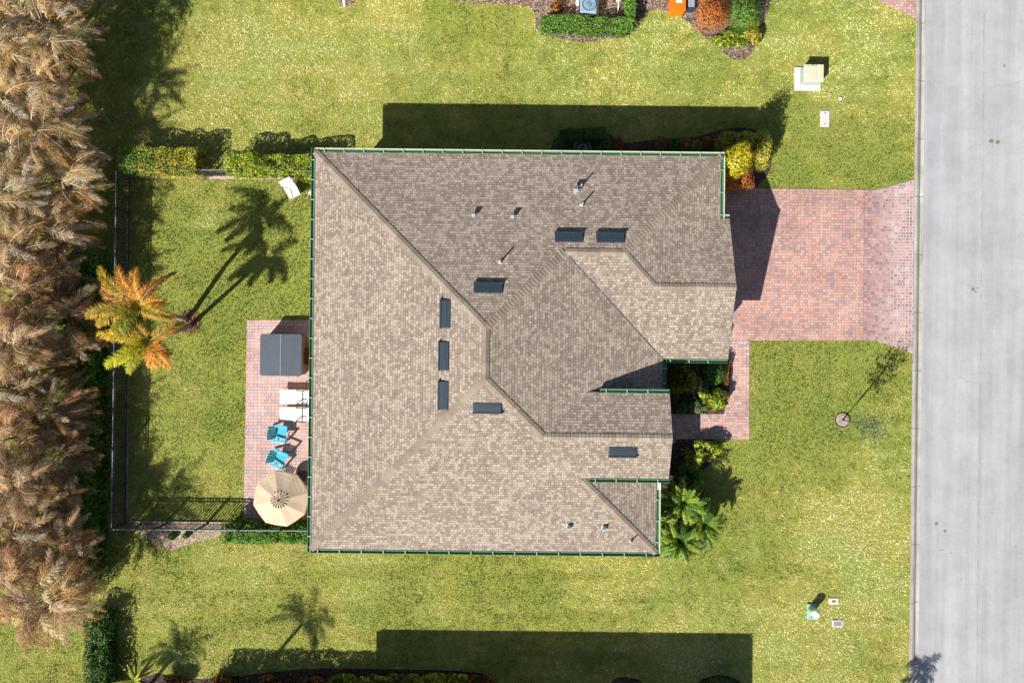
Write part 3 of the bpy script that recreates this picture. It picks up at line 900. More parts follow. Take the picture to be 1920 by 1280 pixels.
def orange_palm():
    t = thing('palm_tree', 'twin crowned palm with orange and yellow green fronds on the back lawn', 'palm tree', (BX, BY, 0))
    s = MB()
    c1 = Vector((*G(262, 572, 4.1), 4.1)) - Vector((BX, BY, 0)); c2 = Vector((*G(282, 638, 3.95), 3.95)) - Vector((BX, BY, 0))
    p0 = Vector((-.06, .02, 0)); p1 = Vector((.16, -.28, 0))
    s.tube([p0 + Vector((0, 0, -.1)), p0 + Vector((.02, .02, .4)), p0.lerp(c1, .5) + Vector((-.12, .05, .2)), c1], [.17, .12, .10, .085], 10)
    s.build('trunk', M['palm_bark'], t, smooth=True)
    s = MB(); s.tube([p1 + Vector((0, 0, -.1)), p1 + Vector((.0, -.03, .4)), p1.lerp(c2, .5) + Vector((-.08, -.06, .1)), c2], [.15, .11, .09, .075], 10)
    s.build('trunk', M['palm_bark'], t, smooth=True)
    G1 = lin(144, 146, 44); G2 = lin(112, 124, 40); O1 = lin(236, 180, 74); O2 = lin(224, 150, 70); Y1 = lin(204, 196, 40); Y2 = lin(196, 206, 52); BR = lin(112, 70, 34); BR2 = lin(150, 96, 50)
    specs = [  # crown, tip px, tip py, length, colours
        (0, 198, 515, G1, O1, .36), (0, 232, 508, O1, O2, .36), (0, 186, 584, G1, O1, .38), (0, 206, 552, lin(190, 140, 60), lin(226, 170, 90), .36), (0, 334, 514, BR, BR2, .2),
        (0, 264, 512, O1, O1, .36), (0, 330, 600, G1, O1, .38), (0, 212, 606, G1, O1, .34), (0, 258, 634, G2, G1, .32), (0, 300, 536, O1, O2, .34), (0, 236, 632, G2, Y1, .3), (0, 322, 568, O1, O1, .34),
        (1, 234, 694, Y1, Y2, .38), (1, 334, 682, O1, O2, .36), (1, 302, 684, O1, O1, .36), (1, 218, 622, Y1, O1, .34), (1, 350, 612, G1, O2, .32), (1, 270, 606, G2, O1, .32), (1, 240, 672, Y1, Y1, .36), (1, 322, 660, O1, BR2, .38), (1, 258, 690, G1, Y1, .36)]
    rg = np.random.default_rng(5)
    for cr, tx, ty, ca, cb, ll in specs:
        c = c1 if cr == 0 else c2
        zt = (3.5 if cr == 0 else 3.3) + rg.uniform(-.3, .3)
        tip = Vector((*G(tx, ty, zt), zt)) - Vector((BX, BY, 0))
        d = tip - c; hd = math.hypot(d.x, d.y); az = math.atan2(d.y, d.x)
        L = hd * 1.22 + .15
        v, cc = frond((c.x, c.y, c.z), az, R(38), L, R(88), 130, ll * 1.12, ca, cb, rg, wid=.02, side=.95, fluff=.45, hang=.28, curl=rg.normal(0, .18), rr=.022, rach=lin(170, 150, 60))
        quads('frond', v, cc, M['frond'], t)
    v, cc = frond((c2.x, c2.y, c2.z), R(175), R(10), 1.5, R(25), 3, .05, lin(206, 190, 160), lin(206, 190, 160), rg, rr=.02)
    o = quads('frond', v, cc, M['frond'], t); o['label'] = 'bare pale frond stalk'
    # skirt of fallen fibre round the foot
    n = 900
    a = RNG.uniform(0, 6.283, n); r = np.sqrt(RNG.random(n)) * .55
    P = np.stack([np.cos(a) * r + .05, np.sin(a) * r - .12, RNG.uniform(.01, .1, n)], 1)
    V, col = leafset(P, np.tile([0, 0, 1.0], (n, 1)), .14, [lin(150, 92, 60), lin(184, 130, 96), lin(206, 168, 140), lin(120, 76, 52)], seed=9, aspect=.18)
    quads('fibre_skirt', V, col, M['frond'], t)


orange_palm()

# palms and bushes of the garden to the south, outside the frame; their shadows and frond tips show
def garden_palm(label, x, y, h, nf, L, seed, cols, name='palm_tree', ll=.38, tilt=(25, 70), droop=(70, 120), trunk_r=.1, group=None):
    t = thing(name, label, 'palm tree', (x, y, 0), 0, group)
    rg = np.random.default_rng(seed); V, Cc = [], []
    for k in range(nf):
        a = 2 * math.pi * k / nf * 1.0 + rg.normal(0, .2)
        c0, c1 = cols[rg.integers(len(cols))]
        v, c = frond((0, 0, h), a, R(rg.uniform(*tilt)), L * rg.uniform(.8, 1.15), R(rg.uniform(*droop)), 44, ll, c0, c1, rg, wid=.022, side=.9, hang=.35, curl=rg.normal(0, .3), fluff=.25)
        V.append(v); Cc.append(c)
    quads('crown', np.concatenate(V), np.concatenate(Cc), M['frond'], t)
    s = MB(); s.tube([(0, 0, -.1), (.03, 0, h * .5), (0, 0, h)], [trunk_r * 1.3, trunk_r, trunk_r * .8], 9); s.build('trunk', M['palm_bark'], t, smooth=True)
    return t


GRN = [(lin(70, 110, 34), lin(140, 170, 60)), (lin(90, 130, 40), lin(170, 180, 70)), (lin(60, 96, 30), lin(110, 150, 50))]
YEL = [(lin(150, 150, 50), lin(206, 190, 80)), (lin(120, 130, 40), lin(200, 150, 70))]
gx = lambda sx, sy, h: (((sx - 960) - 32 * h) / 40, ((640 - sy) - 38 * h) / 40)
garden_palm('yellowish palm at the lower left beyond the south bed', *gx(322, 1232, 3.1), 3.1, 14, 1.7, 61, YEL + GRN)
garden_palm('tall palm beyond the bottom edge with long arching shadow', *gx(556, 1178, 5.2), 5.2, 12, 1.9, 62, GRN)
garden_palm('palm beyond the bottom edge near the road', *gx(1716, 1274, 3.6), 3.6, 9, 1.0, 63, GRN)

# ------------------------------------------------------------------ the house
HE = 3.0                      # eave height


def HL(px, py, z):
    return unskew(*G(px, py, z))


mean = lambda *a: sum(a) / len(a)
xW = mean(HL(590, 283, HE)[0], HL(583, 1033, HE)[0])
yN = mean(HL(592, 284, HE)[1], HL(1352, 293, HE)[1])
yS = mean(HL(583, 1032, HE)[1], HL(1232, 1034, HE)[1])
xE2 = HL(1352, 350, HE)[0]
yGS = HL(1300, 674, HE)[1]
xE = HL(1243, 705, HE)[0]
xE3 = HL(1231, 970, HE)[0]
xG = mean(HL(1367, 411, HE)[0], HL(1381, 537, 4.0)[0], HL(1366, 672, HE)[0])
K = .335
z5 = HE + (HL(1232, 537, 4.0)[1] - yGS) * K
y5 = yGS + (z5 - HE) / K
yGN = y5 + (z5 - HE) / K
x5 = xE2 - (z5 - HE) / K
z1 = HE + K * (xE - xW) / 2; x1 = (xW + xE) / 2
P1 = (x1, yN - (z1 - HE) / K, z1); P2 = (x1, yS + (z1 - HE) / K, z1)
y3 = (yN + yGS) / 2; z3 = HE + K * (yN - yGS) / 2
P3 = (xE - (z3 - HE) / K, y3, z3); P4 = (xE2 - (z3 - HE) / K, y3, z3)
P5 = (x5, y5, z5); PG = (xG, y5, z5)
yR = HL(1100, 820, 4.8)[1]; zR = HE + K * (yR - yS)
xEn = mean(HL(1255, 735, 4.18)[0], HL(1261, 820, zR)[0], HL(1256, 903, 4.18)[0])
zEn = zR - K * (HL(1200, 736, 4.18)[1] - yR)
yEN = yR + (zR - zEn) / K; yES = yR - (zR - zEn) / K
P6 = (xE - (zR - HE) / K, yR, zR); PR = (xEn, yR, zR)
P7 = (xE - (zEn - HE) / K, yEN, zEn); P8 = (xE3 - (zEn - HE) / K, yES, zEn)
A = (xW, yN, HE); B = (xE2, yN, HE); SW = (xW, yS, HE); SE = (xE3, yS, HE)
V1 = (xE, yGS, HE); V2 = (xE, yEN - .4, HE); V3 = (P7[0], yEN - .4, zEn)
GNa = (xE2, yGN, HE); GNb = (xG, yGN, HE); GSb = (xG, yGS, HE)
FACES = [
    ('W', [A, P1, P2, SW], 'x'), ('N', [A, B, P4, P3, P1], 'y'), ('E', [P1, P3, V1, V2, V3, P7, P6, P2], 'x'),
    ('S', [SW, P2, P6, PR, (xEn, yES, zEn), P8, SE], 'y'), ('EN', [P6, P7, (xEn, yEN, zEn), PR], 'y'),
    ('GS', [P3, P4, P5, PG, GSb, V1], 'y'), ('E2', [B, GNa, P5, P4], 'x'), ('GN', [P5, GNa, GNb, PG], 'y'),
    ('E3', [SE, P8, (P8[0], yES + .4, zEn), (xE3, yES + .4, HE)], 'x')]


def make_house():
    root = thing('house', 'tan shingled single storey house with green gutters filling the middle of the plot', 'house', (0, 0, 0), -TH)
    me = bpy.data.meshes.new('roof'); vs, fs, uvs = [], [], []
    for nm, pts, ax in FACES:
        a = sum(pts[i][0] * pts[(i + 1) % len(pts)][1] - pts[(i + 1) % len(pts)][0] * pts[i][1] for i in range(len(pts)))
        if a < 0: pts = pts[::-1]
        i = len(vs); vs += pts; fs.append(tuple(range(i, i + len(pts))))
        for p in pts:
            v = (p[2] - HE) / math.sin(math.atan(K))
            uvs.append(((p[1] if ax == 'x' else p[0]) + 50 + .31 * len(fs), v + 20.02))
    me.from_pydata(vs, [], fs); me.update()
    ul = me.uv_layers.new(name='UVMap')
    for p in me.polygons:
        for li, vi in zip(p.loop_indices, p.vertices): ul.data[li].uv = uvs[vi]
    roof = bpy.data.objects.new('roof', me); C.objects.link(roof); roof.parent = root; me.materials.append(M['shingle'])
    so = roof.modifiers.new('thickness', 'SOLIDIFY'); so.thickness = .09; so.offset = -1
    # hip and ridge caps: short folded shingles, each overlapping the one below
    capcols = [lin(170, 154, 138), lin(160, 145, 130), lin(180, 165, 148), lin(184, 169, 152), lin(174, 158, 142), lin(166, 150, 134)]

    def slope_n(n):  # unit horizontal down-slope direction of a face
        return {'W': (-1, 0), 'N': (0, 1), 'E': (1, 0), 'S': (0, -1), 'GN': (0, 1), 'GS': (0, -1), 'E2': (1, 0), 'EN': (0, 1), 'E3': (1, 0)}[n]

    def caps(lo, hi, fa, fb, w=.145, step=.15):
        mb = MB(); lo, hi = Vector(lo), Vector(hi); L = (hi - lo).length; t = (hi - lo) / L
        ns = [Vector((slope_n(n)[0] * K, slope_n(n)[1] * K, 1)).normalized() for n in (fa, fb)]
        sides = []
        for nn in ns:
            sd = t.cross(nn); ot = ns[1] if nn is ns[0] else ns[0]
            if sd.dot(Vector((nn.x, nn.y, 0)) - Vector((ot.x, ot.y, 0))) < 0: sd = -sd
            sides.append(sd.normalized())
        k = int(L / step); rr = random.Random(int(L * 1000))
        run = 0; col = capcols[0]
        for j in range(k):
            s0 = j * L / k; s1 = s0 + L / k * 1.25
            if run <= 0: col = rr.choice(capcols); run = rr.choice((1, 1, 2, 3))
            run -= 1
            cc = tuple(c * rr.uniform(.66, .78) for c in col)
            up = Vector((0, 0, 1))
            q0 = lo + t * s0 + up * .034; q1 = lo + t * min(s1, L) + up * .016
            for sd, nn in zip(sides, ns):
                a0 = lo + t * s0 + sd * w + nn * .030; a1 = lo + t * min(s1, L) + sd * w + nn * .010
                mb.poly([q0, a0, a1, q1], cc)
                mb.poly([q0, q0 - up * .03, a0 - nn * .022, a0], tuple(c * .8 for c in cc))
                mb.poly([a0, a0 - nn * .025, a1 - nn * .008, a1], cc)
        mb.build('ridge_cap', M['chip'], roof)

    caps(A, P1, 'N', 'W'); caps(SW, P2, 'S', 'W'); caps(P3, P1, 'N', 'E'); caps(P2, P1, 'W', 'E'); caps(P6, P2, 'E', 'S')
    caps(P3, P4, 'N', 'GS'); caps(B, P4, 'N', 'E2'); caps(P5, P4, 'GS', 'E2'); caps(PG, P5, 'GN', 'GS'); caps(PR, P6, 'EN', 'S'); caps(SE, P8, 'S', 'E3')
    # closed valleys: a narrow woven strip
    for a, b in ((P3, V1),):
        mb = MB(); a, b = Vector(a), Vector(b); a.z += .004; b.z += .012
        mb.bar(a, b, .022, .02); mb.build('valley_line', M['ac_dark'], roof)

    def on(px, py, face):
        """photo point -> roof-plane point in the house frame"""
        z = 4.0
        for _ in range(12):
            x, y = HL(px, py, z)
            z = {'N': HE + K * (yN - y), 'S': HE + K * (y - yS), 'W': HE + K * (x - xW), 'E': HE + K * (xE - x), 'GS': HE + K * (y - yGS), 'E3': HE + K * (xE3 - x)}[face]
        return Vector((x, y, z))

    def frame(face):
        d = Vector((*slope_n(face), 0)); n = Vector((d.x * K, d.y * K, 1)).normalized(); dn = Vector((d.x, d.y, -K)).normalized(); s = n.cross(dn)
        return s, dn, n

    def setmat(o, p, face):
        s, dn, n = frame(face)
        o.matrix_local = Matrix(((s.x, -dn.x, n.x, p.x), (s.y, -dn.y, n.y, p.y), (s.z, -dn.z, n.z, p.z), (0, 0, 0, 1)))

    # long black ridge vents: hooded boxes open on the down-slope side
    for px, py, f in ((1067, 445, 'N'), (1145, 446, 'N'), (916, 540, 'N'), (836, 588, 'W'), (833, 667, 'W'), (832, 741, 'W'), (914, 764, 'S'), (1168, 846, 'S')):
        m = MB(); w, l, hh = 1.10, .38, .10
        pts = [(-w / 2, -l / 2, 0), (w / 2, -l / 2, 0), (w / 2, l / 2, .0), (-w / 2, l / 2, .0),
               (-w / 2, -l / 2, hh), (w / 2, -l / 2, hh), (w / 2, l / 2, .035), (-w / 2, l / 2, .035)]
        m.faces(pts, [(4, 5, 6, 7), (0, 1, 5, 4), (1, 2, 6, 5), (2, 3, 7, 6), (3, 0, 4, 7)])
        m.box((0, -l / 2 + .0, hh + .008), (w + .1, .05, .03)); m.box((0, -l / 2 - .03, hh - .03), (w + .1, .015, .07))
        m.box((0, .06, .062), (w - .12, .03, .012), 0)
        o = m.build('ridge_vent', M['vent_black'], roof, bevel=.006); setmat(o, on(px, py, f), f)
        fl = MB(); fl.box((0, .0, .003), (w + .06, l + .04, .006)); q = fl.build('flashing', M['vent_black'], roof); setmat(q, on(px, py, f), f)
    # small metal gooseneck vents
    for px, py, f in ((888, 404, 'N'), (961, 407, 'N'), (1079, 359, 'N'), (1066, 986, 'S'), (1132, 988, 'S')):
        k = 1.05 if px == 1079 else .8
        m = MB(); m.tube([(0, 0, -.02), (0, 0, .2 * k)], .07 * k, 12)
        pts = [(-.1, -.12, .12), (.1, -.12, .12), (.1, .12, .12), (-.1, .12, .12), (-.09, -.13, .22), (.09, -.13, .22), (.08, .08, .32), (-.08, .08, .32)]
        m.faces([(a * k, b * k, c * k) for a, b, c in pts], [(3, 2, 1, 0), (4, 5, 6, 7), (0, 1, 5, 4), (1, 2, 6, 5), (2, 3, 7, 6), (3, 0, 4, 7)])
        m.box((0, 0, .004), (.22 * k, .24 * k, .008))
        o = m.build('exhaust_vent', M['galv'], roof, bevel=.01); o.location = on(px, py, f); o.rotation_euler = (R(0), 0, 0 if f == 'N' else math.pi)
        s_, dn, n = frame(f)
        setmat(o, on(px, py, f), f)
    for px, py, f in ((1089, 350, 'N'), (1091, 384, 'N'), (938, 491, 'N'), (1183, 1013, 'S')):
        m = MB(); m.tube([(0, 0, -.1), (0, 0, .42)], [.035, .03], 10); m.lathe([(.09, 0.0), (.08, .03), (.045, .10), (.04, .16)], 12)
        o = m.build('vent_pipe', M['lead'], roof); o.location = on(px, py, f)
    # fascia, soffit
    FP = [(xW, yN), (xE2, yN), (xE2, yGN), (xG, yGN), (xG, yGS), (xE, yGS), (xE, yEN), (xE, yES + .4), (xE3, yES + .4), (xE3, yS), (xW, yS)]
    m = MB(); m.prism([(x * .999, y * .999) for x, y in FP], HE - .16, HE - .11); m.build('soffit', M['soffit'], root)
    I = .55
    WP = [(xW + I, yN - I), (xE2 - I, yN - I), (xE2 - I, yGN - .1), (xG - .25, yGN - .3), (xG - .25, yGS + I), (xE - I, yGS + I), (xE - I, yES + .6), (xE3 - I, yES + .6), (xE3 - I, yS + I), (xW + I, yS + I)]
    m = MB(); m.prism(WP, 0, HE - .16)
    m.faces([(xG - .25, yGN - .35, HE - .15), (xG - .25, yGS + .4, HE - .15), (xG - .25, y5, z5 - .25), (xG - .45, yGN - .35, HE - .15), (xG - .45, yGS + .4, HE - .15), (xG - .45, y5, z5 - .25)], [(0, 2, 1), (3, 4, 5), (0, 3, 5, 2), (1, 2, 5, 4)])
    m.build('wall', M['stucco'], root)
    # raised entry: side walls, gable and columns
    m = MB()
    for yy in (yEN - .35, yES + .35): m.box(((P7[0] + xEn - .7) / 2, yy, (HE + zEn) / 2 - .05), (xEn - .7 - P7[0], .16, zEn - HE + .1))
    m.faces([(xEn - .45, yEN - .27, zEn), (xEn - .45, yES + .27, zEn), (xEn - .45, yR, zR - .2), (xEn - .6, yEN - .27, zEn), (xEn - .6, yES + .27, zEn), (xEn - .6, yR, zR - .2)], [(0, 2, 1), (3, 4, 5), (0, 3, 5, 2), (1, 2, 5, 4)])
    m.box((xEn - .525, yR, (zEn + 3.1) / 2), (.15, yEN - yES - .54, zEn - 3.1))
    for yy in (yEN - .42, yES + .42): m.box((xEn - .53, yy, 1.55), (.34, .34, 3.12))
    m.build('entry_porch', M['stucco'], root)
    # garage door, front door, windows
    d = MB(); gy = (yGN + yGS) / 2 - .1
    d.box((xG - .235, gy, 1.1), (.04, 4.9, 2.2))
    for r_ in range(4):
        for c_ in range(8): d.box((xG - .212, gy - 2.14 + c_ * .612, .3 + r_ * .54), (.012, .5, .4))
    d.build('garage_door', M['garage'], root)
    for cx, cy, w, vert in ((xW + I - .02, 6.2, 1.6, 1), (xW + I - .02, 2.6, 2.4, 1), (xW + I - .02, -3.4, 2.6, 1), (-5, yN - I + .02, 1.2, 0), (-1, yN - I + .02, 1.2, 0), (5.3, yN - I + .02, 1.0, 0), (-4, yS + I - .02, 1.2, 0), (0, yS + I - .02, 1.6, 0), (xE3 - I + .02, -7.2, 1.6, 1), (xE - I + .02, yGS - 1.0, 1.0, 1)):
        f = MB(); f.box((cx, cy, 1.5), (.07, w + .12, 1.42) if vert else (w + .12, .07, 1.42)); fo = f.build('window', M['white'], root)
        gl = MB(); gl.box((cx, cy, 1.5), (.09, w, 1.3) if vert else (w, .09, 1.3)); gl.build('pane', M['glass'], fo)
    d = MB(); d.box((xE - I + .03, yR - .1, 1.1), (.08, 1.0, 2.2)); do = d.build('door', M['red_wood'], root)
    h = MB(); h.tube([(xE - I + .08, yR + .28, 1.02), (xE - I + .12, yR + .28, 1.02), (xE - I + .12, yR + .28, .92)], .012, 6); h.build('handle', M['galv'], do)
    # gutters: green troughs with pale straps, north and east lips coloured as if sunlit
    strap_me = None

    def gutter(p, q, out, z, lip, s0=.4, step=.84, name='gutter'):
        nonlocal strap_me
        p, q, out = Vector((*p, z)), Vector((*q, z)), Vector((*out, 0)); t = (q - p).normalized(); L = (q - p).length
        prof = [(0.0, .02), (0.0, -.05), (.10, -.05), (.125, -.02), (.125, .012), (.14, .012), (.14, -.05), (.11, -.115), (-.012, -.115), (-.012, .02)]
        mb = MB(); n = len(prof)
        pts = [b + out * a + Vector((0, 0, zz)) for b in (p, q) for a, zz in prof]
        mb.faces(pts, [(i, (i + 1) % n, n + (i + 1) % n, n + i) for i in range(n)] + [tuple(range(n)), tuple(reversed(range(n, 2 * n)))])
        go = mb.build(name, M['gutter_green'], root)
        lp = MB(); a = p + out * .137 + Vector((0, 0, .018)); b = q + out * .137 + Vector((0, 0, .018)); lp.bar(a, b, .042 if lip else .018, .014)
        lp.build('lip', M['gutter_green_sunlit' if lip else 'gutter_green'], go)
        k = s0
        while k < L - .1:
            if strap_me is None:
                sb = MB(); sb.box((.065, 0, .03), (.16, .035, .012)); so_ = sb.build('strap', M['gutter_strap'], go); strap_me = so_.data
            else:
                so_ = bpy.data.objects.new('strap', strap_me); C.objects.link(so_); so_.parent = go
            so_.location = p + t * k; so_.rotation_euler = (0, 0, math.atan2(out.y, out.x)); k += step

    gutter((xW, yN), (xE2 + .14, yN), (0, 1), HE, True)
    gutter((xW, yN + .14), (xW, yS - .14), (-1, 0), HE, False, .5)
    gutter((xW, yS), (xE3 + .14, yS), (0, -1), HE, False, .3, .93)
    gutter((xE2, yN), (xE2, yGN), (1, 0), HE, True, .6, .95)
    gutter((xE2 + .14, yGN), (xG, yGN), (0, 1), HE, True, .2, .2)
    gutter((xE, yGS), (xG, yGS), (0, -1), HE, False, .3, .8)
    gutter((xE, yGS), (xE, yEN - .3), (1, 0), HE, False, .4, .6)
    gutter((P7[0] + .55, yEN), (xEn, yEN), (0, 1), zEn, False, .25, .85)
    gutter((P8[0] + .35, yES), (xEn, yES), (0, -1), zEn, False, .25, .85)
    gutter((xE3, yES + .3), (xE3, yS), (1, 0), HE, True, .5, .9)
    ds = MB(); ds.box((xE3 + .09, yES - .38, HE + .03), (.13, .55, .05)); ds.bar((xE3 + .05, yES - .6, HE - .1), (xE3 - I + .06, yES - .6, HE - .45), .08, .06); ds.bar((xE3 - I + .06, yES - .6, HE - .45), (xE3 - I + .06, yES - .6, .1), .08, .06)
    ds.build('downspout', M['white'], root)
    return root


house = make_house()
o = dup(house, (-.3, -24.65, 0), -TH, 'neighbouring house beyond the bottom edge of the photo')
o = dup(house, (-.4, 24.9, 0), -TH, 'neighbouring house beyond the top edge of the photo')

# ------------------------------------------------------------------ fences
def fence(label, a, b, h, panels, gate=None, skip_first=False):
    """black picket fence between two ground pixels"""
    a = Vector((*G(*a), 0)); b = Vector((*G(*b), 0)); L = (b - a).length; t = (b - a) / L
    root = thing('fence', label, 'fence', (a.x, a.y, 0), math.atan2(t.y, t.x), 'black picket fences round the back lawn')
    step = L / panels
    pm = MB(); pm.box((0, 0, h / 2 + .02), (.07, .07, h + .06)); pm.box((0, 0, h + .06), (.07, .07, .02))
    post = pm.build('post', M['fence'], root, loc=(0, 0, 0))
    for k in range(1, panels + 1):
        c = post.copy(); C.objects.link(c); c.parent = root; c.location = (k * step, 0, 0)
    m = MB(); n = int(step / .14)
    for zz in (.12, h - .16, h - .02): m.box((step / 2, 0, zz), (step - .05, .045 if zz > h - .05 else .038, .04))
    for j in range(n): m.box((.055 + (j + .5) * (step - .08) / n, 0, h / 2 + .02), (.032, .026, h - .08))
    pan = m.build('picket_panel', M['fence'], root)
    r = MB(); r.box((step / 2, 0, h + .0), (step - .05, .036, .006)); rl = r.build('top_rail_sheen', M['rail_sheen'], root)  # thin pale strip laid on the rail stands in for its sheen
    for k in range(1, panels):
        for o in (pan, rl):
            c = o.copy(); C.objects.link(c); c.parent = root; c.location = (k * step, 0, 0)
            if gate == k and o is pan: c.name = 'gate'
    return root


fence('black picket fence along the west side facing the dried palms', (245.5, 329), (237, 979), 1.2, 9)
fence('black picket fence with a gate between the two north hedges', (245.5, 329), (622, 333), 1.2, 5, gate=2)
fence('black picket fence along the south side ending behind the parasol', (237, 979), (618, 982), 1.2, 5)

# ------------------------------------------------------------------ hedges and shrubs near the house
hedge('hedge', 'clipped yellow green hedge left of the gate at the top left', 219, 296, 366, 299, 1.25, 1.32, 'limegold', 6500, .075, .1, pal2='bright', seed=51)
hedge('hedge', 'lime green hedge between the gate and the house corner', 420, 305, 606, 307, 1.0, 1.3, 'lime', 8000, .08, .2, seed=52)
hedge('hedge', 'green hedge below the parasol along the south fence', 414, 1001, 600, 1003, 1.0, 1.05, 'green', 7500, .07, .16, seed=53)

shrub('shrub', 'tall golden rounded shrub off the top right corner of the house', 'shrub', 1396, 287, .72, .78, 3.9, 'golden', 5200, .085, ragged=.14, box=0, z0=.3, zi=.93, top=.9)
shrub('shrub', 'golden green shrub curling round the right side of the tall golden shrub', 'shrub', 1428, 282, .42, .95, 1.7, 'limegold', 3200, .08)
shrub('shrub', 'mixed green and brown shrub left of the tall golden shrub', 'shrub', 1364, 271, .6, .55, 1.6, 'olive', 2600, .085)
shrub('shrub', 'green shrub behind the tall golden shrub in the house shadow', 'shrub', 1396, 266, .8, .42, 1.5, 'lime', 2600, .08)
shrub('shrub', 'orange red shrub beside the driveway at the house corner', 'shrub', 1378, 335, .70, .58, 1.7, 'orange_bright', 5200, .055, box=1.4, ragged=.05)
hedge('hedge', 'dark curved hedge screening the air conditioner on the north wall', 1050, 252, 1138, 247, .62, 1.3, 'dark', 5200, .065, .12, seed=57)
shrub('shrub', 'dark green shrub at the right end of the air conditioner hedge', 'shrub', 1130, 272, .45, .62, 1.25, 'dark', 1700, .065)
shrub('shrub', 'dark green shrub at the left end of the air conditioner hedge', 'shrub', 1052, 274, .4, .55, 1.25, 'dark', 1500, .065)
shrub('shrub', 'small reddish green shrub right of the air conditioner hedge', 'shrub', 1157, 270, .36, .42, .8, 'rusty', 1100, .06)
for k, px in enumerate((1240, 1262, 1285, 1306, 1328)):
    shrub('bedding_plant', ['rusty low plant nearest the red brick, in the dark bed by the north wall', 'low dark green plant between two rusty ones in the dark north bed', 'rusty low plant beside the blue lantern top in the north bed',
                           'low olive plant right of the blue lantern top in the north bed', 'rusty low plant next to the olive shrub at the end of the north bed'][k], 'plant', px, 270 + 4 * (k % 2), .36, .34, .5,
          ['rusty', 'dark', 'rusty', 'olive', 'rusty'][k], 520, .1, group='low plants in the north bed')
# courtyard
shrub('shrub', 'rounded olive green shrub in the courtyard corner beside the green gutter', 'shrub', 1282, 712, .78, .9, 1.6, 'olive', 4200, .075, ragged=.18)
shrub('shrub', 'dark green grassy shrub under the garage eave by the walk', 'shrub', 1338, 697, .62, .62, 1.0, 'dark', 2600, .09)
shrub('shrub', 'small dark green shrub beside the entry in the courtyard', 'shrub', 1277, 765, .32, .3, .6, 'dark', 900, .07)
shrub('shrub', 'yellow green leafy shrub where the walk turns the corner', 'shrub', 1341, 750, .8, .66, .9, 'lime', 2600, .12, ragged=.3)
shrub('shrub', 'grey green leafy shrub beside the courtyard stones', 'shrub', 1312, 763, .5, .4, .7, 'sage', 1200, .1, ragged=.3)
hedge('hedge', 'low dark red green edging plants along the walk under the garage eave', 1366, 676, 1361, 724, .22, .35, 'rusty', 900, .06, seed=59)
# front bed
shrub('shrub', 'bright yellow green shrub just below the front walk', 'shrub', 1322, 848, .8, .55, .9, 'lime', 2800, .12, ragged=.3)
shrub('shrub', 'yellow green shrub below the front walk, touching the agave', 'shrub', 1304, 866, .5, .6, .8, 'lime', 1900, .09, ragged=.3)
shrub('shrub', 'dark green shrub above the big green palm in the front bed', 'shrub', 1303, 893, .45, .6, .8, 'green', 1500, .09, ragged=.3)
shrub('shrub', 'dark blue green shrub against the wall below the entry', 'shrub', 1274, 886, .35, .6, .8, 'dark', 1200, .08)
shrub('shrub', 'mixed green shrub between the house wall and the front palms', 'shrub', 1256, 948, .45, .85, 1.1, 'green', 2200, .085, ragged=.3)


def front_palm(label, px, py, h, nf, L, seed, cols, tilt=(5, 82), ll=.2):
    nf = int(nf * 2.3)
    x, y = G(px, py, h)
    return garden_palm(label, x, y, h * .75, nf, L, seed, cols, ll=ll, tilt=tilt, droop=(60, 115), trunk_r=.06)


LIME = [(lin(66, 108, 34), lin(136, 172, 62)), (lin(94, 134, 40), lin(182, 200, 84)), (lin(48, 84, 30), lin(104, 142, 52)), (lin(104, 140, 40), lin(196, 204, 76))]
front_palm('feathery green palm nearest the entry in the front bed', 1284, 944, 1.9, 26, 1.25, 71, LIME)
front_palm('feathery lime palm at the outer edge of the front bed', 1324, 985, 1.6, 24, 1.15, 72, LIME)
front_palm('drooping yellow green palm at the bottom of the front bed', 1276, 1016, 1.7, 34, 1.2, 73, LIME, ll=.2)
front_palm('small feathery palm squeezed against the house wall', 1252, 985, 1.4, 20, .95, 74, LIME)


def rosette(name, label, px, py, r, n, c0, c1, h=.3, w=.06):
    x, y = G(px, py, h * .5); t = thing(name, label, 'plant', (x, y, 0))
    V, Cc = [], []
    rg = np.random.default_rng(int(px))
    for k in range(n):
        a = 6.283 * k / n + rg.normal(0, .15); e = rg.uniform(.2, 1.0); L = r * rg.uniform(.75, 1.1)
        d = np.array([math.cos(a) * math.cos(e), math.sin(a) * math.cos(e), math.sin(e) * .8]); s = np.array([-math.sin(a), math.cos(a), 0]) * w * .5
        p0 = np.array([0, 0, .04]); p1 = p0 + d * L * .5; p2 = p0 + d * L - np.array([0, 0, .06])
        V += [[p0 - s * .7, p0 + s * .7, p1 + s, p1 - s], [p1 - s, p1 + s, p2 + s * .05, p2 - s * .05]]
        Cc += [[c0] * 4, [c0, c0, c1, c1]]
    quads('leaves', np.array(V), np.array(Cc), M['leaf'], t)
    s = MB(); s.tube([(0, 0, -.02), (0, 0, .08)], .04, 8); s.build('stem', M['bark'], t)


rosette('agave', 'spiky grey agave below the round path light', 1290, 847, .42, 14, lin(150, 160, 130), lin(196, 196, 170))
rosette('spiky_plant', 'green spiky plant in the courtyard beside the blue pot', 1300, 735, .3, 12, lin(90, 120, 60), lin(140, 160, 90))
rosette('spiky_plant', 'pale spiky plant inside the palm shadow of the front bed', 1333, 862, .3, 10, lin(120, 120, 90), lin(190, 180, 150))

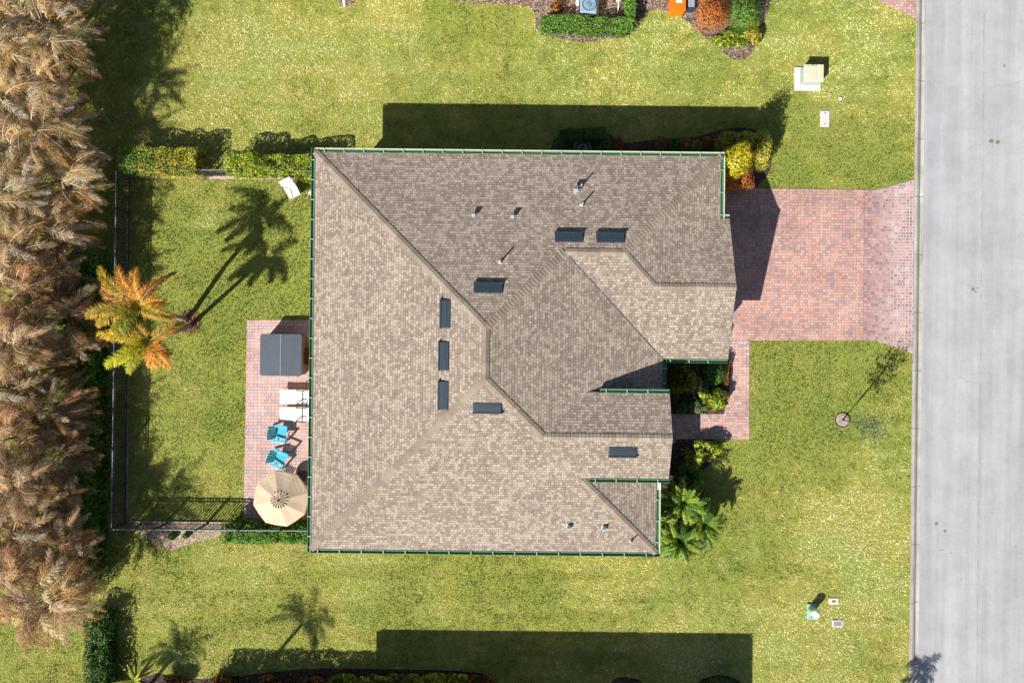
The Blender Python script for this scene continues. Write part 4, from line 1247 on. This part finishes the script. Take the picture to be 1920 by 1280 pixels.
# pots, lanterns, stones
def pot(name, label, px, py, r, h, mat, fill='ac_dark'):
    x, y = G(px, py, h); t = thing(name, label, 'pot', (x, y, 0))
    m = MB(); m.lathe([(r * .6, 0), (r * .9, h * .5), (r, h * .9), (r * 1.08, h), (r * .9, h), (r * .82, h * .85)], 24); m.build('bowl', M[mat], t, smooth=True)
    m = MB(); m.lathe([(r * .86, h * .86), (0.001, h * .9)], 24); m.build('soil', M[fill], t)


pot('plant_pot', 'round blue green glazed pot in the courtyard bed', 1321, 722, .19, .5, 'blue_pot')


def lantern(label, px, py, r=.11, h=.45):
    x, y = G(px, py, h); t = thing('path_light', label, 'light', (x, y, 0))
    m = MB(); m.tube([(0, 0, 0), (0, 0, h - .08)], .018, 8); m.build('stake', M['ac_dark'], t)
    m = MB(); m.lathe([(.001, h + .03), (r * .4, h + .025), (r * .95, h - .02), (r, h - .05), (r * .9, h - .055)], 20); m.build('shade', M['blue_glass'], t, smooth=True)
    m = MB(); m.lathe([(r * .55, h - .12), (r * .6, h - .06)], 16); m.build('lens', M['white'], t)


lantern('round pale blue path light on the bed edge beside the entry walk', 1281 - 19, 827, .12)
lantern('round blue path light in the dark bed by the north wall', 1288, 271, .12)
lantern('small blue path light close to the north gutter', 1265, 286, .07)
for i, (px, py, r) in enumerate(((1316, 741, .14), (1308, 752, .12), (1302, 745, .1), (1327, 733, .1), (1311, 766, .1))):
    x, y = G(px, py); m = MB(); rr = random.Random(i); prof = [(.001, 0), (r, .02), (r * .95, r * .5), (r * .5, r * .85), (.001, r * .95)]
    m.lathe(prof, 9); m.v = [(a * (1 + rr.uniform(-.15, .15)), b * (.8 + rr.uniform(-.1, .1)), c) for a, b, c in m.v]
    o = m.build('garden_stone', M['stone'], loc=(x, y, .012), smooth=True)
    tag(o, ['largest tan garden stone beside the blue pot', 'tan garden stone at the left of the courtyard group', 'small tan stone furthest left by the olive shrub', 'small tan stone touching the blue pot', 'small tan stone below the others in the courtyard'][i], 'stone', 'tan stones in the courtyard')
x, y = G(1205, 288); m = MB(); m.box((0, 0, .05), (.56, .22, .1)); o = m.build('brick_step', M['rust'], loc=(x, y, 0), bevel=.01); tag(o, 'red brick splash block peeking out under the north gutter', 'block')
shrub('flower_clump', 'red flower clump peeking out under the south gutter', 'flowers', 1186, 1036, .34, .22, .3, 'orange', 700, .05)


# ------------------------------------------------------------------ air conditioners, boxes at the top edge
def aircon(label, px, py, blue):
    h = .75; x, y = G(px, py, h); t = thing('air_conditioner', label, 'air conditioner', (x, y, 0), -TH)
    m = MB(); m.box((0, 0, .05), (1.05, 1.1, .1)); m.build('pad', M['concrete'], t)
    m = MB(); m.box((0, 0, .42), (.78, .78, .62)); m.build('cabinet', M['ac_grey'], t, bevel=.07)
    m = MB()
    for k in range(9): m.box((0, 0, .18 + k * .055), (.8, .8, .012))
    m.build('louvres', M['ac_dark'], t)
    m = MB(); m.lathe([(.33, .745), (.34, .765), (.30, .765), (.28, .735), (.16, .725), (.14, .74), (.001, .745)], 28); m.build('fan_guard', M['ac_blue' if blue else 'ac_dark'], t, smooth=True)
    m = MB()
    for k in range(12): m.bar((.03 * math.cos(k * .5236), .03 * math.sin(k * .5236), .775), (.32 * math.cos(k * .5236), .32 * math.sin(k * .5236), .77), .008)
    m.build('grille', M['ac_grey'], t)
    return t


aircon('pale blue grey air conditioner inside the hedge at the top edge', 1104, 8, True)
aircon('dark air conditioner half hidden under the north gutter', 1092, 279, False)
# U hedge round the upper unit
hedge('hedge', 'bright green clipped hedge in front of the upper air conditioner', 1013, 38, 1186, 44, .62, .85, 'bright', 5600, .07, .09, seed=81)
hedge('hedge', 'bright green hedge arm right of the upper air conditioner', 1181, -45, 1184, 42, .5, .85, 'bright', 2600, .07, .09, seed=82)
shrub('shrub', 'orange red clipped shrub at the top edge', 'shrub', 1336, 23, .72, .78, 1.4, 'orange', 5200, .05, box=1.2, ragged=.06)
shrub('shrub', 'rounded bright green shrub at the top edge right of the orange one', 'shrub', 1396, 22, .66, .82, 1.7, 'bright', 5200, .055, box=1.1, ragged=.06)
shrub('shrub', 'yellow green leafy shrubs at the point of the top bed', 'shrub', 1372, 74, .95, .46, .6, 'lime', 2600, .1, ragged=.3)
shrub('shrub', 'yellow variegated shrub below the green one at the top edge', 'shrub', 1410, 62, .5, .62, .7, 'limegold', 1900, .1, ragged=.3)
shrub('shrub', 'brown wilted plant left of the upper air conditioner', 'shrub', 1043, 14, .38, .3, .4, 'rusty', 700, .1, ragged=.4)
x, y = G(1272, 4, .6); t = thing('storage_bin', 'orange plastic bin with a pale label on its lid at the top edge', 'bin', (x, y, 0), -TH)
m = MB(); m.box((0, 0, .28), (.66, .78, .56)); m.build('body', M['orange'], t, bevel=.03)
m = MB(); m.box((0, 0, .585), (.7, .82, .05)); m.build('lid', M['orange'], t, bevel=.02)
m = MB(); m.box((.03, .1, .613), (.28, .3, .006)); m.build('lid_label', M['white'], t)
x, y = G(1296, 6, .4); t = thing('water_meter', 'dark square utility box right of the orange bin', 'box', (x, y, 0), -TH)
m = MB(); m.box((0, 0, .2), (.42, .5, .4)); m.build('body', M['ac_dark'], t, bevel=.02); m = MB(); m.box((0, -.02, .41), (.3, .34, .02)); m.build('lid', M['ac_grey'], t)
t = thing('pipe_set', 'white water pipes beside the upper air conditioner', 'pipes', (*G(1150, 8), 0), -TH)
m = MB(); m.tube([(-.75, .1, .0), (-.75, .1, .35), (0, .12, .38), (.18, .12, .38)], .022, 8); m.build('pipe', M['white'], t); m = MB(); m.tube([(.2, -.45, .0), (.2, -.2, .3), (.2, .12, .38)], .022, 8); m.build('pipe', M['white'], t)
m = MB(); m.box((.2, .2, .3), (.2, .4, .24)); m.build('valve_box', M['cream_cap'], t, bevel=.02)
t = thing('downspout', 'white downspout end on the mulch at the top left of the upper bed', 'downspout', (*G(645, 2), 0), .12)
m = MB(); m.box((0, .1, .05), (.1, .8, .08)); m.build('spout', M['white'], t, bevel=.015); m = MB(); m.box((.08, .15, .03), (.04, .7, .03)); m.build('splash_edge', M['stone'], t)

# ------------------------------------------------------------------ utilities on the front lawn
t = thing('transformer', 'pale green utility transformer cabinet on a concrete pad', 'transformer', (*G(1513.5, 149), 0), -TH)
m = MB(); m.box((0, 0, .03), (1.22, 1.08, .1)); m.build('pad', M['concrete'], t, bevel=.01)
m = MB(); m.prism([(-.40, -.34), (.48, -.34), (.48, .40), (-.40, .40)], .08, .62); m.build('cabinet', M['trans_side'], t, bevel=.05)
m = MB(); m.box((.02, .04, .64), (.92, .80, .05)); m.build('lid', M['trans_box'], t, bevel=.025)
m = MB(); m.box((-.13, .05, .672), (.5, .66, .02)); m.build('hatch', M['trans_box'], t, bevel=.01)
m = MB(); m.tube([(-.05, .38, .66), (-.05, .38, .69)], .025, 8); m.tube([(.1, .38, .66), (.1, .38, .69)], .02, 8); m.build('bolt', M['ac_dark'], t)
t = thing('utility_cover', 'long pale concrete utility cover flush in the front lawn', 'utility cover', (*G(1546, 223.5), 0), -TH)
m = MB(); m.box((0, 0, .015), (.42, .74, .07)); m.build('cover', M['concrete'], t, bevel=.01)
m = MB(); m.tube([(0, .26, .045), (0, .26, .056)], .03, 8); m.tube([(0, -.24, .045), (0, -.24, .056)], .03, 8); m.build('lift_hole', M['ac_dark'], t)
t = thing('vent_cap', 'tiny white cleanout cap in the upper front lawn', 'cap', (*G(1575, 185.5), 0)); m = MB(); m.lathe([(.07, 0), (.07, .06), (.05, .08), (.001, .085)], 14); m.build('cap', M['white'], t)
m = MB(); m.tube([(0, 0, -.1), (0, 0, .03)], .05, 10); m.build('pipe', M['white'], t)
t = thing('cable_pedestal', 'pale green cable pedestal with a cream domed cap', 'pedestal', (*G(1521, 1145), 0), -TH)
m = MB(); m.box((0, 0, .04), (.42, .72, .1)); m.build('base', M['pale_green'], t, bevel=.02)
m = MB(); m.lathe([(.19, .08), (.185, .5)], 20, c=(-.02, .1)); m.build('barrel', M['pale_green'], t, smooth=True)
m = MB(); m.lathe([(.205, .48), (.205, .56), (.18, .62), (.001, .65)], 20, c=(-.02, .1)); m.build('cap', M['cream_cap'], t, smooth=True)
m = MB(); m.tube([(-.02, -.24, .09), (-.02, -.24, .105)], .03, 8); m.build('bolt', M['ac_dark'], t)
for px, py, lab, lm in ((1562.5, 1126, 'pale valve box with a rusty lid right of the cable pedestal', 'rust'), (1569.5, 1168, 'pale valve box with a grey lid below the rusty lidded one', 'lid_grey')):
    t = thing('valve_box', lab, 'valve box', (*G(px, py), 0), -TH)
    w, d, lw, ld = (.44, .28, .2, .11) if lm == 'rust' else (.47, .32, .37, .22)
    m = MB(); m.box((0, 0, .01), (w, d, .08)); m.build('frame', M['box_rim'], t, bevel=.012)
    m = MB(); m.box((0, 0, .045), (lw, ld, .02)); m.build('lid', M[lm], t)

# young tree
def young_tree():
    x, y = G(1579, 787)
    t = thing('young_tree', 'thin young tree with sparse leaves in a round mulch ring on the front lawn', 'tree', (x, y, 0))
    m = MB(); m.lathe([(.001, .03), (.2, .04), (.33, .015)], 22); m.build('mulch_ring', M['silt'], t)
    m = MB(); m.lathe([(.33, 0), (.33, .05), (.343, .05), (.343, 0)], 26); m.build('edging', M['black_edge'], t)
    rr = random.Random(4)
    m = MB(); m.tube([(0, 0, -.05), (.02, .02, 1.1), (-.02, .0, 2.2), (.02, .02, 3.2)], [.055, .045, .03, .01], 7)
    tips = []
    for k in range(20):
        z = 1.5 + 1.5 * k / 19; a = k * 2.4; L = rr.uniform(.4, .9) * (1.3 - .2 * z)
        e = Vector((math.cos(a) * L, math.sin(a) * L, z + .35)); m.tube([(0, 0, z), (e.x * .5, e.y * .5, z + .12), e], [.010, .007, .003], 5); tips.append((Vector((0, 0, z)), e))
    m.build('trunk', M['bark'], t)
    P = []
    for a, b in tips:
        for _ in range(48):
            f = rr.uniform(.3, 1.1); q = a.lerp(b, f); P.append((q.x + rr.gauss(0, .09), q.y + rr.gauss(0, .09), q.z + rr.gauss(0, .08)))
    P = np.array(P); V, col = leafset(P, np.tile([0, 0, 1.0], (len(P), 1)), .085, PALS['sage'][:3] + PALS['thatch'][2:3], seed=4)
    quads('crown', V, col, M['leaf'], t)


young_tree()

# ------------------------------------------------------------------ patio things
# hot tub
h = .92
x, y = G(526, 665.5, h)
t = thing('hot_tub', 'square hot tub under a folded grey vinyl cover on the patio', 'hot tub', (x, y, 0), -TH)


def rrect(w, d, r, n=5):
    o = []
    for cx, cy, a0 in ((w / 2 - r, d / 2 - r, 0), (-w / 2 + r, d / 2 - r, 90), (-w / 2 + r, -d / 2 + r, 180), (w / 2 - r, -d / 2 + r, 270)):
        for k in range(n + 1): a = R(a0 + 90 * k / n); o.append((cx + r * math.cos(a), cy + r * math.sin(a)))
    return o


m = MB(); m.prism(rrect(1.86, 1.84, .14), .02, .80); m.build('cabinet', M['tub_side'], t)
for sx in (-1, 1):
    W, D, r = .955, 1.92, .12
    o = []
    pts = [(0.012, -D / 2), (W - r, -D / 2)] + [(W - r + r * math.sin(R(a)), -D / 2 + r - r * math.cos(R(a))) for a in (22, 45, 68, 90)] + [(W - r + r * math.cos(R(a)), D / 2 - r + r * math.sin(R(a))) for a in (0, 22, 45, 68, 90)] + [(0.012, D / 2)]
    m = MB(); m.prism([(sx * a, b) for a, b in pts], .80, .885)
    lift = [(v[0], v[1], v[2] + (.035 * (1 - abs(v[0]) / W) if v[2] > .85 else 0)) for v in m.v]; m.v = lift
    m.build('cover_half', M['tub_cover'], t, bevel=.012)
m = MB(); m.box((-.0, 0, .922), (.035, 1.9, .014)); m.build('fold_seam', M['tub_seam'], t)
x, y = G(586, 667, .4); t = thing('wooden_step', 'reddish wooden step between the hot tub and the wall', 'step', (x, y, 0), -TH)
m = MB(); m.box((0, 0, .2), (.74, .72, .4)); m.build('riser', M['red_wood'], t, bevel=.01)
m = MB()
for k in range(4): m.box((-.285 + .19 * k, 0, .415), (.18, .76, .03))
m.build('tread', M['red_wood'], t)


def arc(p, q, hgt, n=8, out=(0, 0)):
    p, q = Vector(p), Vector(q); r = []
    for k in range(n + 1):
        f = k / n; s = math.sin(math.pi * f) ** .6; v = p.lerp(q, f); r.append((v.x + out[0] * s, v.y + out[1] * s, v.z + hgt * s))
    return r


def lounger(label, px, py):
    x, y = G(px, py, .35); t = thing('sun_lounger', label, 'sun lounger', (x, y, 0), -TH, 'white sling loungers on the patio')
    m = MB(); m.poly([(0, -.31, .36), (1.05, -.31, .34), (1.05, .31, .34), (0, .31, .36)]); m.poly([(0, -.31, .35), (0, .31, .35), (1.05, .31, .33), (1.05, -.31, .33)]); m.build('seat_sling', M['sling'], t)
    m = MB(); m.faces([(1.07, -.31, .35), (1.8, -.31, .72), (1.8, .31, .72), (1.07, .31, .35), (1.07, -.31, .335), (1.8, -.31, .705), (1.8, .31, .705), (1.07, .31, .335)], [(0, 1, 2, 3), (7, 6, 5, 4)]); m.build('back_sling', M['sling'], t)
    m = MB()
    for s in (-1, 1): m.tube([(-.02, s * .325, .35), (1.06, s * .325, .34), (1.82, s * .325, .73)], .016, 7)
    m.tube([(1.06, -.33, .352), (1.06, .33, .352)], .017, 6); m.tube([(-.02, -.325, .35), (-.02, .325, .35)], .014, 6)
    m.build('frame', M['chair_white'], t)
    m = MB(); m.tube([(1.055, -.3, .375), (1.055, .3, .375)], .018, 6); m.build('hinge_bar', M['chair_dark'], t)
    for s in (-1, 1):
        m = MB(); m.tube(arc((.78, s * .31, .35), (1.3, s * .31, .46), .26), .022, 7); m.build('armrest', M['chair_dark'], t)
    for xx in (.12, 1.25):
        for s in (-1, 1): m = MB(); m.tube([(xx, s * .32, .35), (xx - .04, s * .33, 0.02)], .015, 7); m.build('leg', M['chair_white'], t)
    return t


lounger('upper white sling lounger, next to the hot tub', 525, 743.5)
lounger('lower white sling lounger, nearest the turquoise chairs', 524, 776)


def sling_chair(label, px, py, rz):
    x, y = G(px, py, .45); t = thing('patio_chair', label, 'chair', (x, y, 0), rz, 'white sling chairs on the back lawn')
    m = MB(); m.faces([(-.26, -.22, .42), (.26, -.22, .42), (.26, .24, .44), (-.26, .24, .44)], [(0, 1, 2, 3)]); m.build('seat', M['sling'], t)
    m = MB(); m.faces([(-.26, -.22, .42), (.26, -.22, .42), (.27, -.52, .98), (-.27, -.52, .98)], [(0, 1, 2, 3)]); m.build('backrest', M['sling'], t)
    m = MB()
    for s in (-1, 1): m.tube([(s * .275, .27, .44), (s * .275, -.22, .42), (s * .28, -.53, 1.0)], .014, 7)
    m.tube([(-.28, -.53, 1.0), (.28, -.53, 1.0)], .014, 7); m.build('frame', M['chair_white'], t)
    for s in (-1, 1):
        m = MB(); m.tube([(s * .285, -.36, .70), (s * .33, -.2, .69), (s * .34, .12, .67), (s * .30, .24, .6)], .018, 7); m.build('armrest', M['chair_dark'], t)
        m = MB(); m.tube([(s * .29, .24, .62), (s * .29, .27, .44), (s * .3, .33, .01)], .014, 7); m.build('leg', M['chair_white'], t)
        m = MB(); m.tube([(s * .28, -.2, .44), (s * .3, -.42, .01)], .014, 7); m.build('leg', M['chair_white'], t)
    return t


sling_chair('white sling chair standing alone on the lawn by the house corner', 549, 361, R(207))
sling_chair('white sling chair half hidden under the gutter, right of the lone one', 592, 362, R(140))
sling_chair('white sling chair whose corner shows below the others under the gutter', 596, 454, R(140))


def adirondack(label, px, py, rz):
    x, y = G(px, py, .4); t = thing('garden_chair', label, 'chair', (x, y, 0), rz, 'turquoise plastic chairs on the patio')
    m = MB()   # seat: slats running across
    for k in range(6): m.box((-.2 + k * .09, 0, .34 + .012 * k), (.082, .54, .025), tilt=-.12)
    m.build('seat', M['turq'], t, bevel=.006)
    m = MB()
    for k in range(5):
        yy = -.22 + k * .11; hh = .86 - .03 * abs(k - 2)
        m.faces([(-.22, yy - .05, .33), (-.22, yy + .05, .33), (-.46, yy * 1.18 + .055, hh), (-.46, yy * 1.18 - .055, hh), (-.25, yy - .05, .32), (-.25, yy + .05, .32), (-.49, yy * 1.18 + .055, hh - .01), (-.49, yy * 1.18 - .055, hh - .01)],
                [(0, 1, 2, 3), (7, 6, 5, 4), (0, 3, 7, 4), (1, 5, 6, 2), (3, 2, 6, 7)])
    m.build('backrest', M['turq'], t, bevel=.006)
    for s in (-1, 1):
        m = MB(); m.box((0.0, s * .34, .58), (.66, .11, .028)); m.build('armrest', M['turq'], t, bevel=.012)
        m = MB(); m.box((.28, s * .32, .29), (.09, .05, .57)); m.build('leg', M['turq'], t, bevel=.006)
        m = MB(); m.bar((-.05, s * .29, .38), (-.52, s * .29, .02), .045, .09); m.build('leg', M['turq'], t, bevel=.006)
    return t


adirondack('turquoise slatted chair just below the white loungers', 526, 812, R(-6))
adirondack('turquoise slatted chair turned slightly, nearer the parasol', 525, 860, R(-22))

# parasol, table, dining chairs
UX, UY = G(521, 938.5, 2.62)
t = thing('parasol', 'eight sided beige parasol with a dark spoked vent over the patio table', 'parasol', (UX, UY, 0), R(12))
Rr, zt, zb = 1.24, 2.62, 2.22
can = MB()
NP = 8; r_in = .36
for k in range(NP):
    a0 = 2 * math.pi * k / NP; a1 = 2 * math.pi * (k + 1) / NP
    S = 5
    for s_ in range(S):
        f0, f1 = s_ / S, (s_ + 1) / S
        def P_(a, f): 
            r = r_in + (Rr - r_in) * f; am = (a0 + a1) / 2; e = abs(a - am) / (math.pi / NP)
            z = zt - .10 - (zt - .10 - zb) * f - .03 * (1 - e) * math.sin(math.pi * f)
            return (r * math.cos(a) * (1 if e > .9 else .945), r * math.sin(a) * (1 if e > .9 else .945), z)
        am = (a0 + a1) / 2
        can.poly([P_(a0, f0), P_(a0, f1), P_(am, f1), P_(am, f0)]); can.poly([P_(am, f0), P_(am, f1), P_(a1, f1), P_(a1, f0)])
    can.poly([P_(a0, 1), (*P_(a0, 1)[:2], zb - .13), (*P_(am, 1)[:2], P_(am, 1)[2] - .13), P_(am, 1)]); can.poly([P_(am, 1), (*P_(am, 1)[:2], P_(am, 1)[2] - .13), (*P_(a1, 1)[:2], zb - .13), P_(a1, 1)])
co = can.build('canopy', M['canvas'], t)
ve = MB()
for k in range(16):
    a = 2 * math.pi * k / 16; w = .085
    for r0, r1, z0_, z1_ in ((.03, .39, zt, zt - .085),):
        c, s = math.cos(a), math.sin(a)
        ve.poly([(r0 * math.cos(a - w), r0 * math.sin(a - w), z0_), (r1 * math.cos(a - w), r1 * math.sin(a - w), z1_), (r1 * math.cos(a + w), r1 * math.sin(a + w), z1_), (r0 * math.cos(a + w), r0 * math.sin(a + w), z0_)])
ve.build('vent_strips', M['canvas'], co)
m = MB(); m.lathe([(.001, zt + .06), (.03, zt + .04), (.045, zt - .01), (.03, zt - .02)], 12); m.build('finial', M['bronze'], t)
m = MB(); m.tube([(0, 0, .08), (0, 0, zt)], .024, 10); m.build('pole', M['bronze'], t)
for k in range(8):
    a = 2 * math.pi * k / 8; m = MB(); m.bar((.03 * math.cos(a), .03 * math.sin(a), zt - .06), (Rr * math.cos(a) * .99, Rr * math.sin(a) * .99, zb - .015), .014); m.build('rib', M['bronze'], t)
m = MB(); m.lathe([(.001, .0), (.27, 0), (.27, .05), (.06, .09), (.03, .12)], 22); m.build('base', M['bronze'], t)
TX, TY = UX - .02, UY + .02
t = thing('patio_table', 'round dark patio table mostly hidden under the beige parasol', 'table', (TX, TY, 0))
m = MB(); m.lathe([(.045, .70), (.60, .70), (.61, .72), (.60, .735), (.045, .735), (.045, .70)], 36); m.build('table_top', M['table_top'], t)
for k in range(4):
    a = R(45 + 90 * k); m = MB(); m.tube([(.28 * math.cos(a), .28 * math.sin(a), .7), (.42 * math.cos(a), .42 * math.sin(a), .0)], .018, 7); m.build('leg', M['bronze'], t)


def dining_chair(label, ang, dist=.78):
    a = R(ang); t = thing('dining_chair', label, 'chair', (TX + dist * math.cos(a), TY + dist * math.sin(a), 0), a, 'dark slatted chairs round the patio table')
    m = MB()
    for k in range(6): m.box((-.18 + k * .075, 0, .44), (.055, .46, .02))
    m.build('seat', M['bronze'], t)
    m = MB()
    for s in (-1, 1): m.tube([(.2, s * .23, .44), (.3, s * .23, 1.02)], .015, 6)
    for k in range(6): m.box((.215 + k * .0145, 0, .54 + k * .088), (.014, .46, .035))
    m.build('backrest', M['bronze'], t)
    for xx, s in ((-.2, -1), (-.2, 1), (.22, -1), (.22, 1)):
        m = MB(); m.tube([(xx, s * .22, .44), (xx * 1.1, s * .23, 0)], .014, 6); m.build('leg', M['bronze'], t)


for a, w in ((60, 'nearest the house at the upper right of'), (150, 'at the upper left of'), (235, 'at the lower left of'), (325, 'at the lower right of')):
    dining_chair('slatted chair %s the parasol table' % w, a)

# ------------------------------------------------------------------ south garden plants along the bottom edge
cols_ = ['rusty', 'thatch', 'lime', 'limegold', 'green', 'lime', 'sage', 'limegold', 'green', 'rusty']
names_ = ['brown wilted plant at the left end of the bottom bed', 'brown and green plant beside the first wilted one, bottom bed', 'large leaved green plant under the arching palm shadow, bottom bed', 'yellow tinged plant left of centre in the bottom bed',
          'green plant with pale tips in the bottom bed', 'lime green plant midway along the bottom bed', 'grey green plant right of the midway one, bottom bed', 'yellow green plant right of the grey green one, bottom bed', 'green plant next to the brown end of the bottom bed', 'orange brown plant at the right end of the bottom bed']
for k, px in enumerate((330, 420, 500, 575, 640, 700, 755, 805, 850, 895)):
    shrub('bedding_plant', names_[k], 'plant', px, 1281 - (4 if k > 3 else 0), .85 if k > 2 else .7, .42, .7, ['rusty', 'rusty', 'rusty', 'rusty', 'lime', 'lime', 'thatch', 'limegold', 'lime', 'rusty'][k], 1500, .11, ragged=.4, group='plants along the bottom bed')
shrub('shrub', 'rounded dark green shrub right of centre on the bottom edge', 'shrub', 1350, 1296, .8, .62, 1.2, 'dark', 3000, .06)
hedge('hedge', 'tall clipped hedge beyond the bottom edge that shades the lawn', 322, 1372, 640, 1376, 1.2, 2.3, 'green', 9000, .1, .06, seed=91)
hedge('hedge', 'ragged hedge against the neighbouring house beyond the bottom edge', 560, 1388, 660, 1388, .8, 2.5, 'lime', 3500, .1, .35, seed=92)
rosette('spiky_plant', 'long yellow leaved plant at the bottom edge below the lawn corner', 248, 1279, 1.2, 12, lin(150, 160, 50), lin(206, 196, 90), h=.5, w=.12)
shrub('bedding_plant', 'small green weed in the pale bed outside the south fence', 'plant', 323, 1006, .2, .16, .25, 'bright', 260, .08)
shrub('bedding_plant', 'small green weed nearer the hedge in the pale bed outside the south fence', 'plant', 349, 1004, .18, .15, .22, 'bright', 220, .08)

# ------------------------------------------------------------------ fallen fronds and stalks on the shaded lawn
lab_ = ['pale fallen frond stalk at the very top of the shaded lawn', 'short pale stalk below the topmost one on the shaded lawn', 'brown stalk right of the others on the shaded upper lawn', 'long thin stalk on the shaded lawn left of the hedge', 'short pale stalk beside the dried palms left of the hedge',
        'pale fork shaped stalk beside the dark hedge near the bottom left', 'thin white stalk below the fork shaped one', 'bent pale stalk between the hedge and the west fence']
for i, (px, py, L, a) in enumerate(((197, 14, .5, 40), (194, 50, .45, 95), (234, 25, .5, 25), (206, 232, 1.2, -62), (150, 268, .5, 18), (184, 1038, .8, 12), (182, 1068, .7, 8), (187, 860, .7, -70))):
    x, y = G(px, py); m = MB(); a = R(a)
    pts = [(math.cos(a) * L * (f - .5), math.sin(a) * L * (f - .5) + .06 * math.sin(3 * f), .05 + .03 * math.sin(5 * f)) for f in (0, .3, .6, 1)]
    m.tube(pts, [.018, .016, .012, .004], 6)
    m.tube([pts[1], (pts[2][0] - .05 * math.sin(a), pts[2][1] + .07 * math.cos(a), .05), (pts[3][0] - .12 * math.sin(a), pts[3][1] + .12 * math.cos(a), .04)], [.01, .008, .003], 5)
    o = m.build('fallen_stalk', M['stone'], loc=(x, y, 0)); tag(o, lab_[i], 'palm stalk', 'fallen palm stalks on the lawn')

# ------------------------------------------------------------------ marks on the road: thin sheets lying on the asphalt
def road_z(px):
    x = unskew(*G(px, 640))[0] - CX - .5
    return -.115 + .045 * (1 - abs(x - ROADW / 2) / (ROADW / 2))


def blot(px, py, r, mat, seed, el=1.0):
    rr = random.Random(seed); x, y = G(px, py, -.1); m = MB(); n = 14
    pts = [(x + r * rr.uniform(.6, 1.15) * math.cos(6.283 * k / n), y + r * el * rr.uniform(.6, 1.15) * math.sin(6.283 * k / n), road_z(px) + .006) for k in range(n)]
    m.poly(pts); o = m.build('road_stain', M[mat]); o['kind'] = 'structure'


for i, (px, py, r, mt) in enumerate(((1756, 981, .085, 'stain'), (1772, 995, .08, 'stain'), (1858, 265, .12, 'stain'), (1870, 267, .11, 'stain'), (1882, 124, .06, 'stain'), (1824, 543, .09, 'stain'), (1829, 547, .05, 'stain'), (1832, 540, .045, 'stain'),
                                     (1763, 1031, .035, 'stain'), (1769, 1030, .03, 'stain'), (1783, 1036, .03, 'stain'), (1904, 1024, .03, 'stain'), (1906, 1117, .03, 'stain'))):
    blot(px, py, r, mt, i)

# ------------------------------------------------------------------ light, sky, camera
w = bpy.data.worlds.new('World'); bpy.context.scene.world = w; w.use_nodes = True
nt = w.node_tree; sky = nt.nodes.new('ShaderNodeTexSky'); sky.sky_type = 'NISHITA'; sky.sun_disc = False
SUN = Vector((.84, .98, -1.0)).normalized()
sky.sun_elevation = math.asin(-SUN.z); sky.sun_rotation = math.atan2(-SUN.x, -SUN.y) % (2 * math.pi)
nt.links.new(sky.outputs[0], nt.nodes['Background'].inputs[0]); nt.nodes['Background'].inputs[1].default_value = .05
sl = bpy.data.lights.new('sun', 'SUN'); sl.energy = 5.0; sl.angle = R(.5); sl.color = (1, .95, .87)
so = bpy.data.objects.new('sun', sl); C.objects.link(so); so.rotation_euler = SUN.to_track_quat('-Z', 'Y').to_euler(); so.location = (-20, -24, 30)
cam = bpy.data.cameras.new('camera'); cam.lens = 24; cam.sensor_width = 36; cam.sensor_fit = 'HORIZONTAL'; cam.clip_end = 1000
co = bpy.data.objects.new('camera', cam); C.objects.link(co); co.location = (0, 0, CAMH); co.rotation_euler = (0, 0, 0)
sc = bpy.context.scene; sc.camera = co
vs = sc.view_settings; vs.view_transform = 'Standard'; vs.look = 'None'; vs.exposure = .55; vs.gamma = 1
